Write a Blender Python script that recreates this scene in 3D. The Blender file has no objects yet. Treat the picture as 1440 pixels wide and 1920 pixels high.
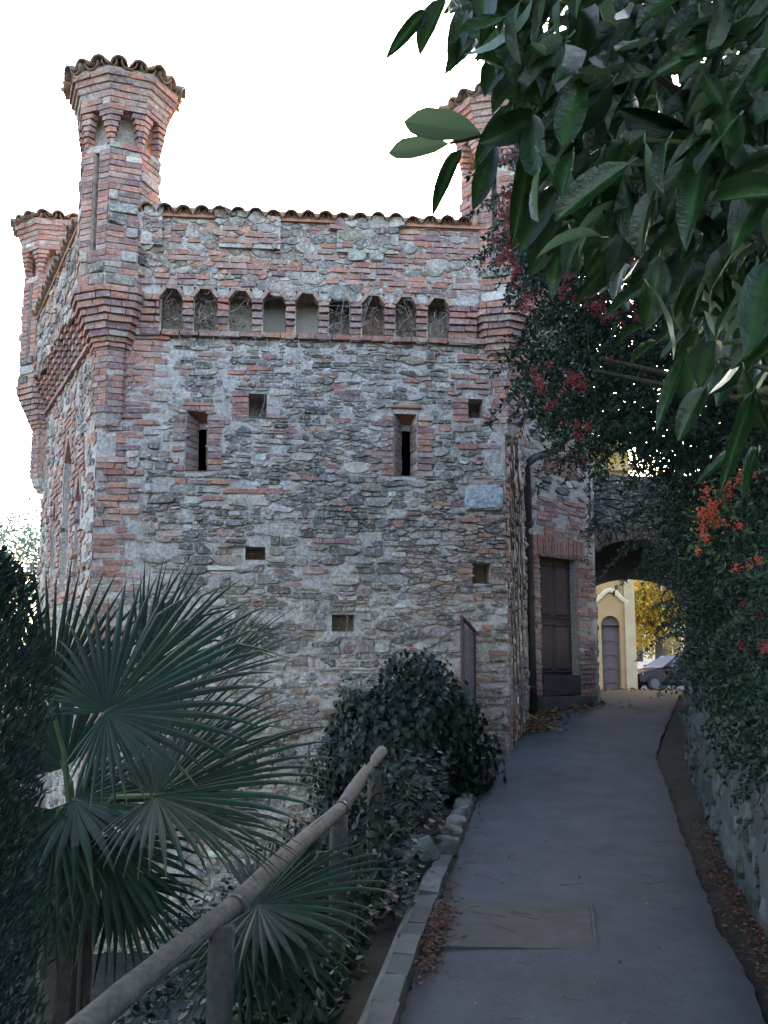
import bpy, math, random
import numpy as np
from mathutils import Vector, Matrix

random.seed(7)
rng = np.random.default_rng(11)
sc = bpy.context.scene
col = sc.collection
R = math.radians

# ------------------------------------------------------------------ camera
CAM_H, PITCH, FPX = 1.6, R(8.7), 1900.0
cam_d = bpy.data.cameras.new('camera')
cam = bpy.data.objects.new('camera', cam_d)
col.objects.link(cam)
cam.location = (0, 0, CAM_H)
cam.rotation_euler = (R(90) + PITCH, 0, 0)
cam_d.sensor_width = 36.0
cam_d.lens = FPX / 1920.0 * 36.0
cam_d.clip_start = 0.05
cam_d.clip_end = 2000
sc.camera = cam

# ------------------------------------------------------------------ sky, sun, exposure
SUN_EL, SUN_AZ = R(18), R(9)          # azimuth measured from +Y (away from the camera) towards +X
world = bpy.data.worlds.new('World')
sc.world = world
world.use_nodes = True
wn = world.node_tree
bg = wn.nodes['Background']
sky = wn.nodes.new('ShaderNodeTexSky')
sky.sky_type = 'NISHITA'
sky.sun_disc = False
sky.sun_elevation = SUN_EL
sky.sun_rotation = SUN_AZ
sky.air_density = 1.0
sky.dust_density = 3.0
sky.ozone_density = 0.7
wn.links.new(sky.outputs[0], bg.inputs[0])
bg.inputs[1].default_value = 0.15
sun_d = bpy.data.lights.new('sun', 'SUN')
sun_d.energy = 2.2
sun_d.angle = R(0.55)
sun_d.color = (1.0, 0.88, 0.70)
sun = bpy.data.objects.new('sun', sun_d)
col.objects.link(sun)
sd = Vector((math.sin(SUN_AZ) * math.cos(SUN_EL), math.cos(SUN_AZ) * math.cos(SUN_EL), math.sin(SUN_EL)))
sun.rotation_euler = sd.to_track_quat('Z', 'Y').to_euler()
sc.view_settings.view_transform = 'Standard'
sc.view_settings.look = 'None'
sc.view_settings.gamma = 1.0
sc.view_settings.use_curve_mapping = False
sc.view_settings.exposure = 3.2
sc.cycles.max_bounces = 6
sc.cycles.use_adaptive_sampling = True

# ------------------------------------------------------------------ helpers
CT, ST = math.cos(PITCH), math.sin(PITCH)
def ray(px, py):
    u, w = (px - 720) / FPX, (960 - py) / FPX
    return np.array((u, CT - w * ST, ST + w * CT))
def at(px, py, Y):
    """world point at distance Y that is seen at a place of the photograph (used for measuring)"""
    d = ray(px, py)
    return np.array((0, 0, CAM_H)) + d * (Y / d[1])
def to_px(p):
    x, y, z = p[0], p[1], p[2] - CAM_H
    dep = y * CT + z * ST
    return 720 + FPX * x / dep, 960 - FPX * (z * CT - y * ST) / dep, dep

def mesh_np(name, V, F, C=None):
    V = np.asarray(V, dtype=np.float32); F = np.asarray(F, dtype=np.int32)
    me = bpy.data.meshes.new(name)
    k = F.shape[1]
    me.vertices.add(len(V)); me.vertices.foreach_set('co', V.ravel())
    me.loops.add(F.size); me.loops.foreach_set('vertex_index', F.ravel())
    me.polygons.add(len(F))
    me.polygons.foreach_set('loop_start', np.arange(0, F.size, k, dtype=np.int32))
    me.polygons.foreach_set('loop_total', np.full(len(F), k, dtype=np.int32))
    if C is not None: put_col(me, C)
    me.update(calc_edges=True)
    return me
def put_col(me, C):
    C = np.asarray(C, dtype=np.float32)
    a = me.color_attributes.new('Col', 'FLOAT_COLOR', 'POINT')
    a.data.foreach_set('color', np.concatenate([C, np.ones((len(C), 1), np.float32)], 1).ravel())

def link(name, data, mat=None, parent=None, kind=None):
    o = bpy.data.objects.new(name, data)
    col.objects.link(o)
    if mat is not None and data is not None and len(data.materials) == 0:
        data.materials.append(mat)
    if parent is not None: o.parent = parent
    if kind: o['kind'] = kind
    return o
def thing(name, label, cat, loc=(0, 0, 0), group=None):
    o = bpy.data.objects.new(name, None)
    col.objects.link(o)
    o.location = loc
    o.empty_display_size = 0.2
    return tag(o, label, cat, group)
def tag(o, label, cat, group=None):
    o['label'] = label; o['category'] = cat
    if group: o['group'] = group
    return o

class MB:
    """collects pieces into one mesh"""
    def __init__(s): s.v = []; s.f = []; s.c = []
    def add(s, V, F, c=(.5, .5, .5)):
        b = len(s.v)
        s.v.extend([tuple(p) for p in V])
        s.f.extend([tuple(i + b for i in f) for f in F])
        if len(c) == 3 and not hasattr(c[0], '__len__'): s.c.extend([tuple(c)] * len(V))
        else: s.c.extend([tuple(q) for q in c])
        return s
    def box(s, o, ax, ay, az, c=(.5, .5, .5), jit=0.0):
        """o: one corner; ax, ay, az: edge vectors"""
        o, ax, ay, az = map(np.asarray, (o, ax, ay, az))
        V = [o, o + ax, o + ax + ay, o + ay, o + az, o + ax + az, o + ax + ay + az, o + ay + az]
        if jit: V = [v + rng.uniform(-jit, jit, 3) for v in V]
        return s.add(V, BOXF, c)
    def cbox(s, c0, size, c=(.5, .5, .5), rz=0, jit=0):
        cx, sx = math.cos(rz), math.sin(rz)
        ax = np.array((cx, sx, 0)) * size[0]; ay = np.array((-sx, cx, 0)) * size[1]; az = np.array((0, 0, size[2]))
        return s.box(np.asarray(c0) - ax / 2 - ay / 2 - az / 2, ax, ay, az, c, jit)
    def tube(s, pts, rad, n=6, c=(.5, .5, .5), cap=True):
        pts = [np.asarray(p, float) for p in pts]
        rads = rad if hasattr(rad, '__len__') else [rad] * len(pts)
        V = []; F = []
        ref = np.array((0.31, 0.17, 0.93))
        for i, p in enumerate(pts):
            t = pts[min(i + 1, len(pts) - 1)] - pts[max(i - 1, 0)]
            t = t / (np.linalg.norm(t) + 1e-9)
            a = np.cross(t, ref); a = a / (np.linalg.norm(a) + 1e-9)
            b = np.cross(t, a)
            for k in range(n):
                th = 2 * math.pi * k / n
                V.append(p + rads[i] * (math.cos(th) * a + math.sin(th) * b))
        for i in range(len(pts) - 1):
            for k in range(n):
                F.append((i * n + k, i * n + (k + 1) % n, (i + 1) * n + (k + 1) % n, (i + 1) * n + k))
        if cap:
            F.append(tuple(range(n))[::-1]); F.append(tuple((len(pts) - 1) * n + k for k in range(n)))
        return s.add(V, F, c)
    def build(s, name, mat, parent=None, kind=None, smooth=False):
        me = bpy.data.meshes.new(name)
        me.from_pydata(s.v, [], s.f)
        put_col(me, s.c)
        if smooth: me.polygons.foreach_set('use_smooth', [True] * len(me.polygons))
        me.update()
        return link(name, me, mat, parent, kind)
BOXF = [(0, 3, 2, 1), (4, 5, 6, 7), (0, 1, 5, 4), (1, 2, 6, 5), (2, 3, 7, 6), (3, 0, 4, 7)]

def lerp(a, b, t): return a + (b - a) * t
def vcol(base, v=.12, h=.04):
    k = 1 + random.uniform(-v, v)
    return tuple(max(0.01, min(.9, b * k * (1 + random.uniform(-h, h)))) for b in base)

# cheap value noise for displacing surfaces
_ng = rng.uniform(-1, 1, (64, 64, 64))
def vnoise(p, f):
    p = np.asarray(p) * f
    i = np.floor(p).astype(int); t = p - i; t = t * t * (3 - 2 * t)
    i = i & 63; j = (i + 1) & 63
    x0, y0, z0 = i[..., 0], i[..., 1], i[..., 2]; x1, y1, z1 = j[..., 0], j[..., 1], j[..., 2]
    tx, ty, tz = t[..., 0], t[..., 1], t[..., 2]
    L = lambda a, b, k: a + (b - a) * k
    return L(L(L(_ng[x0, y0, z0], _ng[x1, y0, z0], tx), L(_ng[x0, y1, z0], _ng[x1, y1, z0], tx), ty),
             L(L(_ng[x0, y0, z1], _ng[x1, y0, z1], tx), L(_ng[x0, y1, z1], _ng[x1, y1, z1], tx), ty), tz)

# ------------------------------------------------------------------ materials
def mat(name, rough=.9, base=None, nscale=20, namt=.3, bump=.3, bscale=60, stain=None, stain_scale=3, stain_amt=.5,
        spec=.3, trans=0.0, metal=0.0, tint=None, tint_scale=5, tint_amt=0.0, under=None, speck=0.0, speck_scale=55, speck_col=(.6, .56, .52)):
    """Col attribute (or base) x noise, optional stain colour in patches, optional bump"""
    m = bpy.data.materials.new(name); m.use_nodes = True
    nt = m.node_tree; N = nt.nodes; Lk = nt.links
    b = N['Principled BSDF']
    tc = N.new('ShaderNodeTexCoord')
    if base is None:
        a = N.new('ShaderNodeAttribute'); a.attribute_name = 'Col'; c0 = a.outputs['Color']
    else:
        a = N.new('ShaderNodeRGB'); a.outputs[0].default_value = (*base, 1); c0 = a.outputs[0]
    def noise(scale, detail=5, rough_=.6):
        n = N.new('ShaderNodeTexNoise'); n.inputs['Scale'].default_value = scale
        n.inputs['Detail'].default_value = detail; n.inputs['Roughness'].default_value = rough_
        g = N.new('ShaderNodeNewGeometry')
        Lk.new(g.outputs['Position'], n.inputs['Vector'])
        return n.outputs['Fac']
    def mixc(fac, A, B, mode='MIX'):
        x = N.new('ShaderNodeMix'); x.data_type = 'RGBA'; x.blend_type = mode
        if hasattr(fac, 'links'): Lk.new(fac, x.inputs[0])
        else: x.inputs[0].default_value = fac
        for k, s_ in ((6, A), (7, B)):
            if hasattr(s_, 'links'): Lk.new(s_, x.inputs[k])
            else: x.inputs[k].default_value = (*s_, 1)
        return x.outputs[2]
    def ramp(s_, lo, hi, a=0., b_=1.):
        r = N.new('ShaderNodeMapRange'); Lk.new(s_, r.inputs[0])
        r.inputs[1].default_value = lo; r.inputs[2].default_value = hi; r.inputs[3].default_value = a; r.inputs[4].default_value = b_
        return r.outputs[0]
    c = c0
    if tint is not None: c = mixc(ramp(noise(tint_scale), .4, .65, 0, tint_amt), c, tint)
    if namt:
        v = ramp(noise(nscale), .25, .75, 1 - namt, 1 + namt)
        cv = N.new('ShaderNodeCombineColor')
        for k in range(3): Lk.new(v, cv.inputs[k])
        c = mixc(1.0, c, cv.outputs[0], 'MULTIPLY')
    if stain is not None: c = mixc(ramp(noise(stain_scale, 8, .7), .5, .68, 0, stain_amt), c, stain)
    if speck: c = mixc(ramp(noise(speck_scale, 3, .5), .56, .66, 0, speck), c, speck_col)
    if under is not None:
        g = N.new('ShaderNodeNewGeometry'); c = mixc(g.outputs['Backfacing'], c, under)
    Lk.new(c, b.inputs['Base Color'])
    b.inputs['Roughness'].default_value = rough
    b.inputs['Specular IOR Level'].default_value = spec
    b.inputs['Metallic'].default_value = metal
    if bump:
        bp = N.new('ShaderNodeBump'); bp.inputs['Strength'].default_value = bump; bp.inputs['Distance'].default_value = .02
        Lk.new(noise(bscale, 6, .65), bp.inputs['Height']); Lk.new(bp.outputs[0], b.inputs['Normal'])
    if trans:
        t = N.new('ShaderNodeBsdfTranslucent'); Lk.new(c, t.inputs[0])
        mx = N.new('ShaderNodeMixShader'); mx.inputs[0].default_value = trans
        Lk.new(b.outputs[0], mx.inputs[1]); Lk.new(t.outputs[0], mx.inputs[2])
        Lk.new(mx.outputs[0], N['Material Output'].inputs[0])
    return m
M = {}
M['stone'] = mat('rubble_stone', .92, nscale=26, namt=.5, bump=1.0, bscale=38, speck=.55, speck_scale=26, speck_col=(.56, .51, .47), stain=(.46, .41, .36), stain_scale=9, stain_amt=.6, tint=(.16, .15, .13), tint_scale=6, tint_amt=.45)
M['brick'] = mat('old_brick', .93, nscale=30, namt=.42, bump=.8, bscale=50, speck=.5, speck_scale=24, speck_col=(.50, .43, .39), stain=(.42, .35, .31), stain_scale=11, stain_amt=.5, tint=(.20, .12, .11), tint_scale=4, tint_amt=.5)
M['mortar'] = mat('lime_mortar', .96, base=(.47, .39, .34), nscale=28, namt=.45, bump=1.0, bscale=40, speck=.5, speck_scale=18, speck_col=(.22, .19, .18), stain=(.25, .22, .21), stain_scale=2.6, stain_amt=.4, tint=(.60, .52, .46), tint_scale=16, tint_amt=.6)
M['tile'] = mat('clay_tile', .9, nscale=18, namt=.4, bump=.5, bscale=60, stain=(.07, .07, .06), stain_scale=14, stain_amt=.75)
M['plaster'] = mat('niche_plaster', .95, nscale=10, namt=.25, bump=.4, bscale=40, stain=(.25, .16, .12), stain_scale=5, stain_amt=.4)
M['terracotta'] = mat('terracotta_slab', .85, base=(.42, .19, .12), nscale=20, namt=.25, bump=.3)
M['black'] = mat('painted_dark_interior', 1, base=(.02, .018, .018), namt=0, bump=0)  # near-black base paints in the unlit space behind the slits
M['wood'] = mat('weathered_wood', .8, nscale=30, namt=.4, bump=.5, bscale=50, stain=(.05, .045, .04), stain_scale=9, stain_amt=.6)
M['metal'] = mat('rusty_metal', .6, nscale=12, namt=.3, bump=.2, stain=(.10, .045, .03), stain_scale=7, stain_amt=.6, metal=.3)
M['asphalt'] = mat('worn_asphalt', .9, base=(.048, .054, .068), nscale=3.2, namt=.22, bump=.7, bscale=150, stain=(.036, .036, .036), stain_scale=1.1, stain_amt=.6, tint=(.085, .09, .105), tint_scale=80, tint_amt=.7)
M['concrete'] = mat('concrete', .95, nscale=6, namt=.3, bump=.5, bscale=60, stain=(.06, .075, .045), stain_scale=3.2, stain_amt=.7)
M['render'] = mat('wall_render', .95, base=(.07, .07, .068), nscale=5, namt=.35, bump=.8, bscale=40, stain=(.035, .042, .03), stain_scale=3.2, stain_amt=.95)
M['soil'] = mat('soil', 1, base=(.026, .022, .017), nscale=9, namt=.4, bump=.8, bscale=40, stain=(.03, .045, .02), stain_scale=3, stain_amt=.7)
M['leaf'] = mat('leaf_small', .55, namt=.25, nscale=6, bump=0, spec=.35, trans=.15)
M['glossy'] = mat('leaf_glossy', .22, namt=.35, nscale=22, bump=.25, bscale=60, spec=.6, trans=.22, under=(.13, .20, .11))
M['palm'] = mat('palm_leaf', .5, namt=.25, nscale=20, bump=.15, bscale=120, spec=.10, trans=.05)
M['bark'] = mat('bark', .95, nscale=25, namt=.4, bump=.8, bscale=40)
M['berry'] = mat('berry', .45, namt=.15, nscale=90, bump=0, spec=.5)
M['dry'] = mat('dry_leaf', .9, namt=.3, nscale=30, bump=0, trans=.2)
M['paint'] = mat('wall_paint', .9, nscale=2.5, namt=.16, bump=.15, stain=(.36, .24, .14), stain_scale=1.4, stain_amt=.45)
M['carpaint'] = mat('car_paint', .3, namt=0, bump=0, spec=.3)
M['glass'] = mat('window_glass', .06, namt=0, bump=0, spec=.8)
# ================================================================== SETTING: ground, path
_py = np.arange(-10, 60, .1)
_pz = np.interp(_py, [0, 4.6, 6.35, 8, 10.2, 12.3, 14, 16, 18, 20, 22, 26, 30, 34], [0, .04, .10, .18, .34, .60, .80, .98, 1.07, 1.11, 1.09, .90, .68, .64])
_k = np.ones(17) / 17; _PY = _py[8:-8]; _PZ = np.convolve(_pz, _k, 'valid')
def path_z(y):
    y = np.asarray(y, float)
    return np.interp(y, _PY, _PZ)
PL = ([-8, 0, 4.6, 6.35, 10.2, 12.3, 14.6, 15.6, 16.7, 18, 20, 24, 40], [-1.7, -.62, .04, .28, .91, 1.46, 2.08, 2.5, 3.4, 3.75, 3.95, 4.5, 4.5])
PR = ([-8, 0, 4.6, 6.35, 10.2, 12.3, 15, 18, 20, 24, 40], [-.5, .78, 1.69, 1.98, 2.78, 3.22, 4.15, 5.15, 5.75, 6.9, 9])
WL = ([-8, 0, 5.6, 6.6, 10, 12.3, 15, 18, 19, 21.5], [-.1, 1.14, 2.12, 2.3, 3.05, 3.58, 4.42, 5.35, 5.65, 6.3])
def pl(y): return np.interp(y, *PL)
def pr(y): return np.interp(y, *PR)
def wl(y): return np.interp(y, *WL)
def ground_z(x, y):
    z = path_z(y)
    d = pl(y) - x
    drop = np.interp(d, [.0, .25, .45, .8, 1.6, 3.2, 12], [0, -.01, -.06, -.36, -1.1, -2.0, -2.3])
    fade = np.interp(y, [14.5, 24], [1, .0])
    z = z + np.where(d > 0, drop * fade, 0)
    bank = np.interp(x - wl(y) - .30, [0, .25, 3, 10], [0, 1.12, 1.7, 2.6]) * np.interp(y, [18.5, 20], [1, 0])
    z = z + np.where((x > wl(y) + .30), bank, 0)
    return z

def lines(a, b, step): return list(np.arange(a, b + 1e-6, step))
gx = [-400, -200, -100, -60, -40, -25, -16, -11] + lines(-8, 9, .2) + [10, 11, 12.5, 15, 20, 28, 40, 60, 100, 200, 400]
gy = [-60, -30, -15, -9] + lines(-6, 24, .2) + [25, 26, 28, 30, 33, 37, 42, 50, 65, 90, 140, 250, 500, 900]
GX, GY = np.meshgrid(gx, gy)
GZ = ground_z(GX, GY) - .035
P = np.stack([GX, GY, GZ], -1)
near = (np.abs(GX) < 9) & (GY < 24) & (GY > -6)
offp = (GX < pl(GY) - .05) | (GX > pr(GY) + .05)
P[..., 2] += np.where(near & offp, vnoise(P, 2.3) * .035 + vnoise(P, 7) * .015, 0) - np.where(offp, 0, .03)
nx, ny = len(gx), len(gy)
idx = np.arange(nx * ny).reshape(ny, nx)
Fq = np.stack([idx[:-1, :-1], idx[:-1, 1:], idx[1:, 1:], idx[1:, :-1]], -1).reshape(-1, 4)
me = mesh_np('ground', P.reshape(-1, 3), Fq)
me.polygons.foreach_set('use_smooth', [True] * len(me.polygons))
link('ground', me, M['soil'], kind='structure')

# the asphalt path, slightly cambered, ragged edges
ys = np.arange(-7, 24.01, .08); K = 14
V = []
for i, y in enumerate(ys):
    a, b = pl(y) + .012 * random.uniform(-1, 1), pr(y) + .03 * float(vnoise(np.array((y, 3., 1.)), 2.1)) + .012 * float(vnoise(np.array((y, 7., 1.)), 7))
    for k in range(K + 1):
        t = k / K; x = lerp(a, b, t)
        V.append((x, y, path_z(y) + .012 + .02 * math.sin(math.pi * t) - (.03 if k in (0, K) else 0)))
V = np.array(V)
V[:, 2] += vnoise(V, 1.7) * .008
idx = np.arange(len(V)).reshape(len(ys), K + 1)
Fq = np.stack([idx[:-1, :-1], idx[:-1, 1:], idx[1:, 1:], idx[1:, :-1]], -1).reshape(-1, 4)
me = mesh_np('path', V, Fq); me.polygons.foreach_set('use_smooth', [True] * len(me.polygons))
path = link('path', me, M['asphalt'], kind='structure')
# street beyond the gate
mb = MB()
sv = []; xs = [-30, 2, 4.5, 6, 8, 10, 14, 20, 40]; yy = [24.0, 25, 27, 30, 33, 38, 45, 60, 90]
for y in yy:
    for x in xs: sv.append((x, y, float(path_z(y)) + .004))
f = []
for j in range(len(yy) - 1):
    for i in range(len(xs) - 1):
        a = j * len(xs) + i; f.append((a, a + 1, a + len(xs) + 1, a + len(xs)))
mb.add(sv, f); mb.build('street', M['asphalt'], kind='structure')

# concrete patch in the path (cover slab), raised a little, with a joint on its far side
mb = MB()
c4 = []
for px, py in ((792, 1775), (1112, 1782), (1103, 1697), (818, 1688)):
    d = ray(px, py); t = 3.0
    for _ in range(40):
        p = np.array((0, 0, CAM_H)) + d * t; t += (p[2] - path_z(p[1]) - .03) / -d[2] * .9
    c4.append(p)
top = [(p[0], p[1], float(path_z(p[1])) + .036) for p in c4]; bot = [(p[0], p[1], float(path_z(p[1])) - .05) for p in c4]
mb.add(bot + top, BOXF, (.058, .054, .055)); mb.build('cover_slab', M['concrete'], path)
mb = MB()
e0, e1 = np.array(top[1]), np.array(top[2]); g = np.array((.012, 0, 0))
mb.add([e0 + g, e0 + g + (.014, 0, .004), e1 + g + (.014, 0, .004), e1 + g, e0 + g - (0, 0, .05), e0 + g + (.014, 0, -.05), e1 + g + (.014, 0, -.05), e1 + g - (0, 0, .05)],
       [(0, 1, 2, 3), (4, 7, 6, 5), (0, 4, 5, 1), (1, 5, 6, 2), (2, 6, 7, 3), (3, 7, 4, 0)], (.05, .048, .048)); mb.build('edge_strip', M['concrete'], path)

# kerb: a row of grey blocks along the path on the railing side
mb = MB(); y = 2.4
mb.tube([(pl(v) - .12, v, path_z(v) - .02) for v in np.arange(2.3, 8.0, .3)], .06, 6, (.14, .13, .12))
kerb = mb.build('kerb', M['concrete'], kind='structure')
while y < 7.7:
    L = random.uniform(.26, .36)
    a = np.array((pl(y) - .005, y, path_z(y))); b = np.array((pl(y + L - .006) - .005, y + L - .006, path_z(y + L)))
    ax = np.array((-.115 + random.uniform(-.012, .012), .02, 0)); h = .06 + random.uniform(-.012, .012)
    m = MB(); m.box(a - np.array((0, 0, .1)), ax, b - a, np.array((0, 0, .1 + h)), vcol((.078, .078, .08), .25), .008)
    m.build('kerb_block', M['concrete'], kerb)
    y += L

# ================================================================== masonry tools
def power_cells(W, H, classes, asp, avoid=None, extra=(), spread=.86, v0=0.0):
    """irregular stone outlines: darts of several sizes, then weighted cells. v is stretched by asp while working"""
    pts = []; rad = []
    for (u, v, r) in extra: pts.append((u, v * asp)); rad.append(r)
    nd = len(pts)
    A = np.zeros((8000, 3)); n = 0
    for p, r in zip(pts, rad): A[n] = (p[0], p[1], r); n += 1
    for r, tries in classes:
        cu = rng.uniform(0, W, tries); cv = rng.uniform(v0, H, tries); rr = r * rng.uniform(.82, 1.2, tries)
        for u, v, q in zip(cu, cv, rr):
            if avoid is not None and avoid(u, v, q): continue
            if n:
                d = np.hypot(A[:n, 0] - u, A[:n, 1] - v * asp)
                if (d < spread * (A[:n, 2] + q)).any(): continue
            if n >= 7999: break
            A[n] = (u, v * asp, q); n += 1
    A = A[:n]; out = []
    rmax = A[:, 2].max() if n else 0
    for i in range(nd, n):
        x, y, r = A[i]
        d = np.hypot(A[:, 0] - x, A[:, 1] - y)
        nb = np.argsort(d)[1:26]
        k = 1.75
        poly = [(x + k * r * math.cos(a) * 1.15, y + k * r * math.sin(a)) for a in np.linspace(0, 2 * math.pi, 9)[:-1] + random.uniform(0, .7)]
        for j in nb:
            if d[j] > 3.3 * (r + rmax): break
            xj, yj, rj = A[j]
            nxp, nyp = xj - x, yj - y
            c = (xj * xj + yj * yj - x * x - y * y + r * r - rj * rj) / 2
            q = []
            m = len(poly)
            for t in range(m):
                p0 = poly[t]; p1 = poly[(t + 1) % m]
                s0 = nxp * p0[0] + nyp * p0[1] - c; s1 = nxp * p1[0] + nyp * p1[1] - c
                if s0 <= 0: q.append(p0)
                if (s0 < 0) != (s1 < 0):
                    f_ = s0 / (s0 - s1 + 1e-12); q.append((lerp(p0[0], p1[0], f_), lerp(p0[1], p1[1], f_)))
            poly = q
            if len(poly) < 3: break
        if len(poly) >= 3:
            out.append((np.array([(p[0], p[1] / asp) for p in poly]), r))
    return out

def row_cells(W, v0, v1, ok, hts=(.05, .17)):
    """angular blocks and thin slabs in wandering courses; ok(u, v, w, h) says where a stone may lie"""
    out = []; v = v0; k = 0
    lvl = [v0]
    while lvl[-1] < v1: lvl.append(lvl[-1] + random.uniform(*hts) * random.choice((.7, 1, 1)))
    wob = lambda u, k: .035 * float(vnoise(np.array((u * 1.0, k * 3.7, .5)), 1.9)) + .014 * float(vnoise(np.array((u, k * 2.3, 4.5)), 6))
    for k in range(len(lvl) - 1):
        h = lvl[k + 1] - lvl[k]; u = -random.uniform(0, .2)
        while u < W:
            w = max(.06, h * random.uniform(1.0, 3.3)); w = min(w, .42)
            s0, s1 = random.uniform(-.25, .25) * h, random.uniform(-.25, .25) * h
            B = [lvl[k] + wob(u, k), lvl[k] + wob(u + w / 2, k), lvl[k] + wob(u + w, k)]; T = [lvl[k + 1] + wob(u, k + 1), lvl[k + 1] + wob(u + w / 2, k + 1), lvl[k + 1] + wob(u + w, k + 1)]
            parts = [(0, 1, 0, 1)]
            q = random.random()
            if q < .30 and h > .075: m = random.uniform(.3, .7); parts = [(0, 1, 0, m), (0, 1, m, 1)]
            elif q < .42 and w > .14: m = random.uniform(.25, .75); parts = [(0, m, 0, 1), (m, 1, 0, .55), (m, 1, .55, 1)]
            for (a, b, c, d) in parts:
                def pt(x, y):
                    bx = np.interp(x, [0, .5, 1], B); tx = np.interp(x, [0, .5, 1], T)
                    return (u + w * x + lerp(s0 if x < .01 else (s1 if x > .99 else 0), 0, 0) * (y - .5), lerp(bx, tx, y))
                e = .10
                P_ = [pt(a, c), pt((a + b) / 2 + random.uniform(-.2, .2) * (b - a), c), pt(b, c), pt(b, (c + d) / 2), pt(b, d), pt((a + b) / 2 + random.uniform(-.2, .2) * (b - a), d), pt(a, d), pt(a, (c + d) / 2)]
                P_ = np.array(P_); cc = P_.mean(0); sz = np.array(((b - a) * w, (d - c) * h))
                P_ = P_ + rng.normal(0, 1, P_.shape) * np.minimum(sz * .055, .012)
                for j in (0, 2, 4, 6):                      # knock off some corners
                    if random.random() < .6: P_[j] = lerp(P_[j], cc, random.uniform(.05, .3))
                P_[:, 0] = np.clip(P_[:, 0], .004, W - .004)
                if sz[0] > .03 and ok(cc[0], cc[1], sz[0], sz[1]) and random.random() > .05: out.append((P_, min(sz[0] / 2, sz[1])))
            u += w
    return out

def stone_piece(poly, h, gap=.007, rough=1.0):
    """outline -> domed angular stone in (u, v, d)"""
    c = poly.mean(0)
    ext = np.maximum(poly.max(0) - poly.min(0), .02)
    sc_ = np.clip(1 - 2 * gap / ext, .5, .97)
    p = c + (poly - c) * sc_
    # merge very short edges, then cut the corners
    q = []
    m = len(p)
    for i in range(m):
        a, b = p[i], p[(i + 1) % m]
        if np.hypot(*(b - a)) < .012: q.append((a + b) / 2); continue
        t = random.uniform(.05, .2)
        q.append(a + (b - a) * t); q.append(b + (a - b) * random.uniform(.05, .2))
    q = np.array(q)
    if len(q) < 4: return None
    n = len(q)
    q = q + rng.normal(0, .0022 * rough, q.shape)
    tilt = rng.normal(0, .10 * rough, 2)
    V = []
    for (u, v) in q: V.append((u, v, -.03))
    for (u, v) in q:
        w = c + (np.array((u, v)) - c) * .96
        V.append((w[0], w[1], h * random.uniform(.45, .8)))
    for (u, v) in q:
        w = c + (np.array((u, v)) - c) * random.uniform(.74, .93)
        V.append((w[0], w[1], h * random.uniform(.85, 1.15) + tilt @ (w - c)))
    V.append((c[0], c[1], h * random.uniform(.95, 1.25)))
    F = []
    for i in range(n):
        j = (i + 1) % n
        F += [(i, j, n + j, n + i), (n + i, n + j, 2 * n + j, 2 * n + i), (2 * n + i, 2 * n + j, 3 * n)]
    return np.array(V), F

BRICKC = [(.46, .19, .125), (.44, .18, .12), (.38, .165, .125), (.46, .26, .20), (.31, .155, .14), (.26, .145, .14), (.44, .29, .24), (.49, .22, .145), (.38, .22, .19)]
STONEC = [(a * 1.0, b * .86, c * .78) for a, b, c in [(.32, .30, .275), (.27, .265, .26), (.36, .32, .27), (.25, .25, .245), (.41, .38, .345), (.20, .19, .19), (.31, .26, .215), (.47, .45, .42), (.35, .33, .325), (.30, .22, .19), (.26, .235, .24), (.38, .35, .34)]]
def bcol(): return vcol(random.choice(BRICKC), .16, .06)
def scol():
    k = random.choice((.42, .6, .8, .95, 1, 1.15, 1.4, 1.8))
    return tuple(min(.68, c * k) for c in vcol(random.choice(STONEC), .15, .04))

class Masonry:
    """keeps the bricks and stones of one thing; the largest become parts of their own, the rest one part"""
    def __init__(s): s.p = {'brick': [], 'stone': []}
    def add(s, kind, V, F, c):
        V = np.asarray(V)
        cc = V.mean(0); px, py, dep = to_px(cc)
        e = V.max(0) - V.min(0)
        inview = -20 < px < 1460 and -20 < py < 1940 and dep > .3
        area = max(e[0], .35 * e[1]) * e[2] / dep ** 2 if inview else 0
        s.p[kind].append((area, V, F, c))
    def finish(s, parent, mats, limit=300, hide=None):
        for kind, lst in s.p.items():
            if not lst: continue
            if hide: lst = [(0 if hide(*to_px(q[1].mean(0))[:2]) else q[0],) + q[1:] for q in lst]
            lst.sort(key=lambda q: -q[0])
            for a, V, F, c in lst[:limit]:
                if a <= 0: continue
                mb = MB(); mb.add(V, F, c); mb.build(kind, mats[kind], parent)
            rest = [q for q in lst[:limit] if q[0] <= 0] + lst[limit:]
            if rest:
                mb = MB()
                for a, V, F, c in rest: mb.add(V, F, c)
                mb.build({'brick': 'small_brickwork', 'stone': 'small_rubble'}[kind], mats[kind], parent, kind='stuff')

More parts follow.
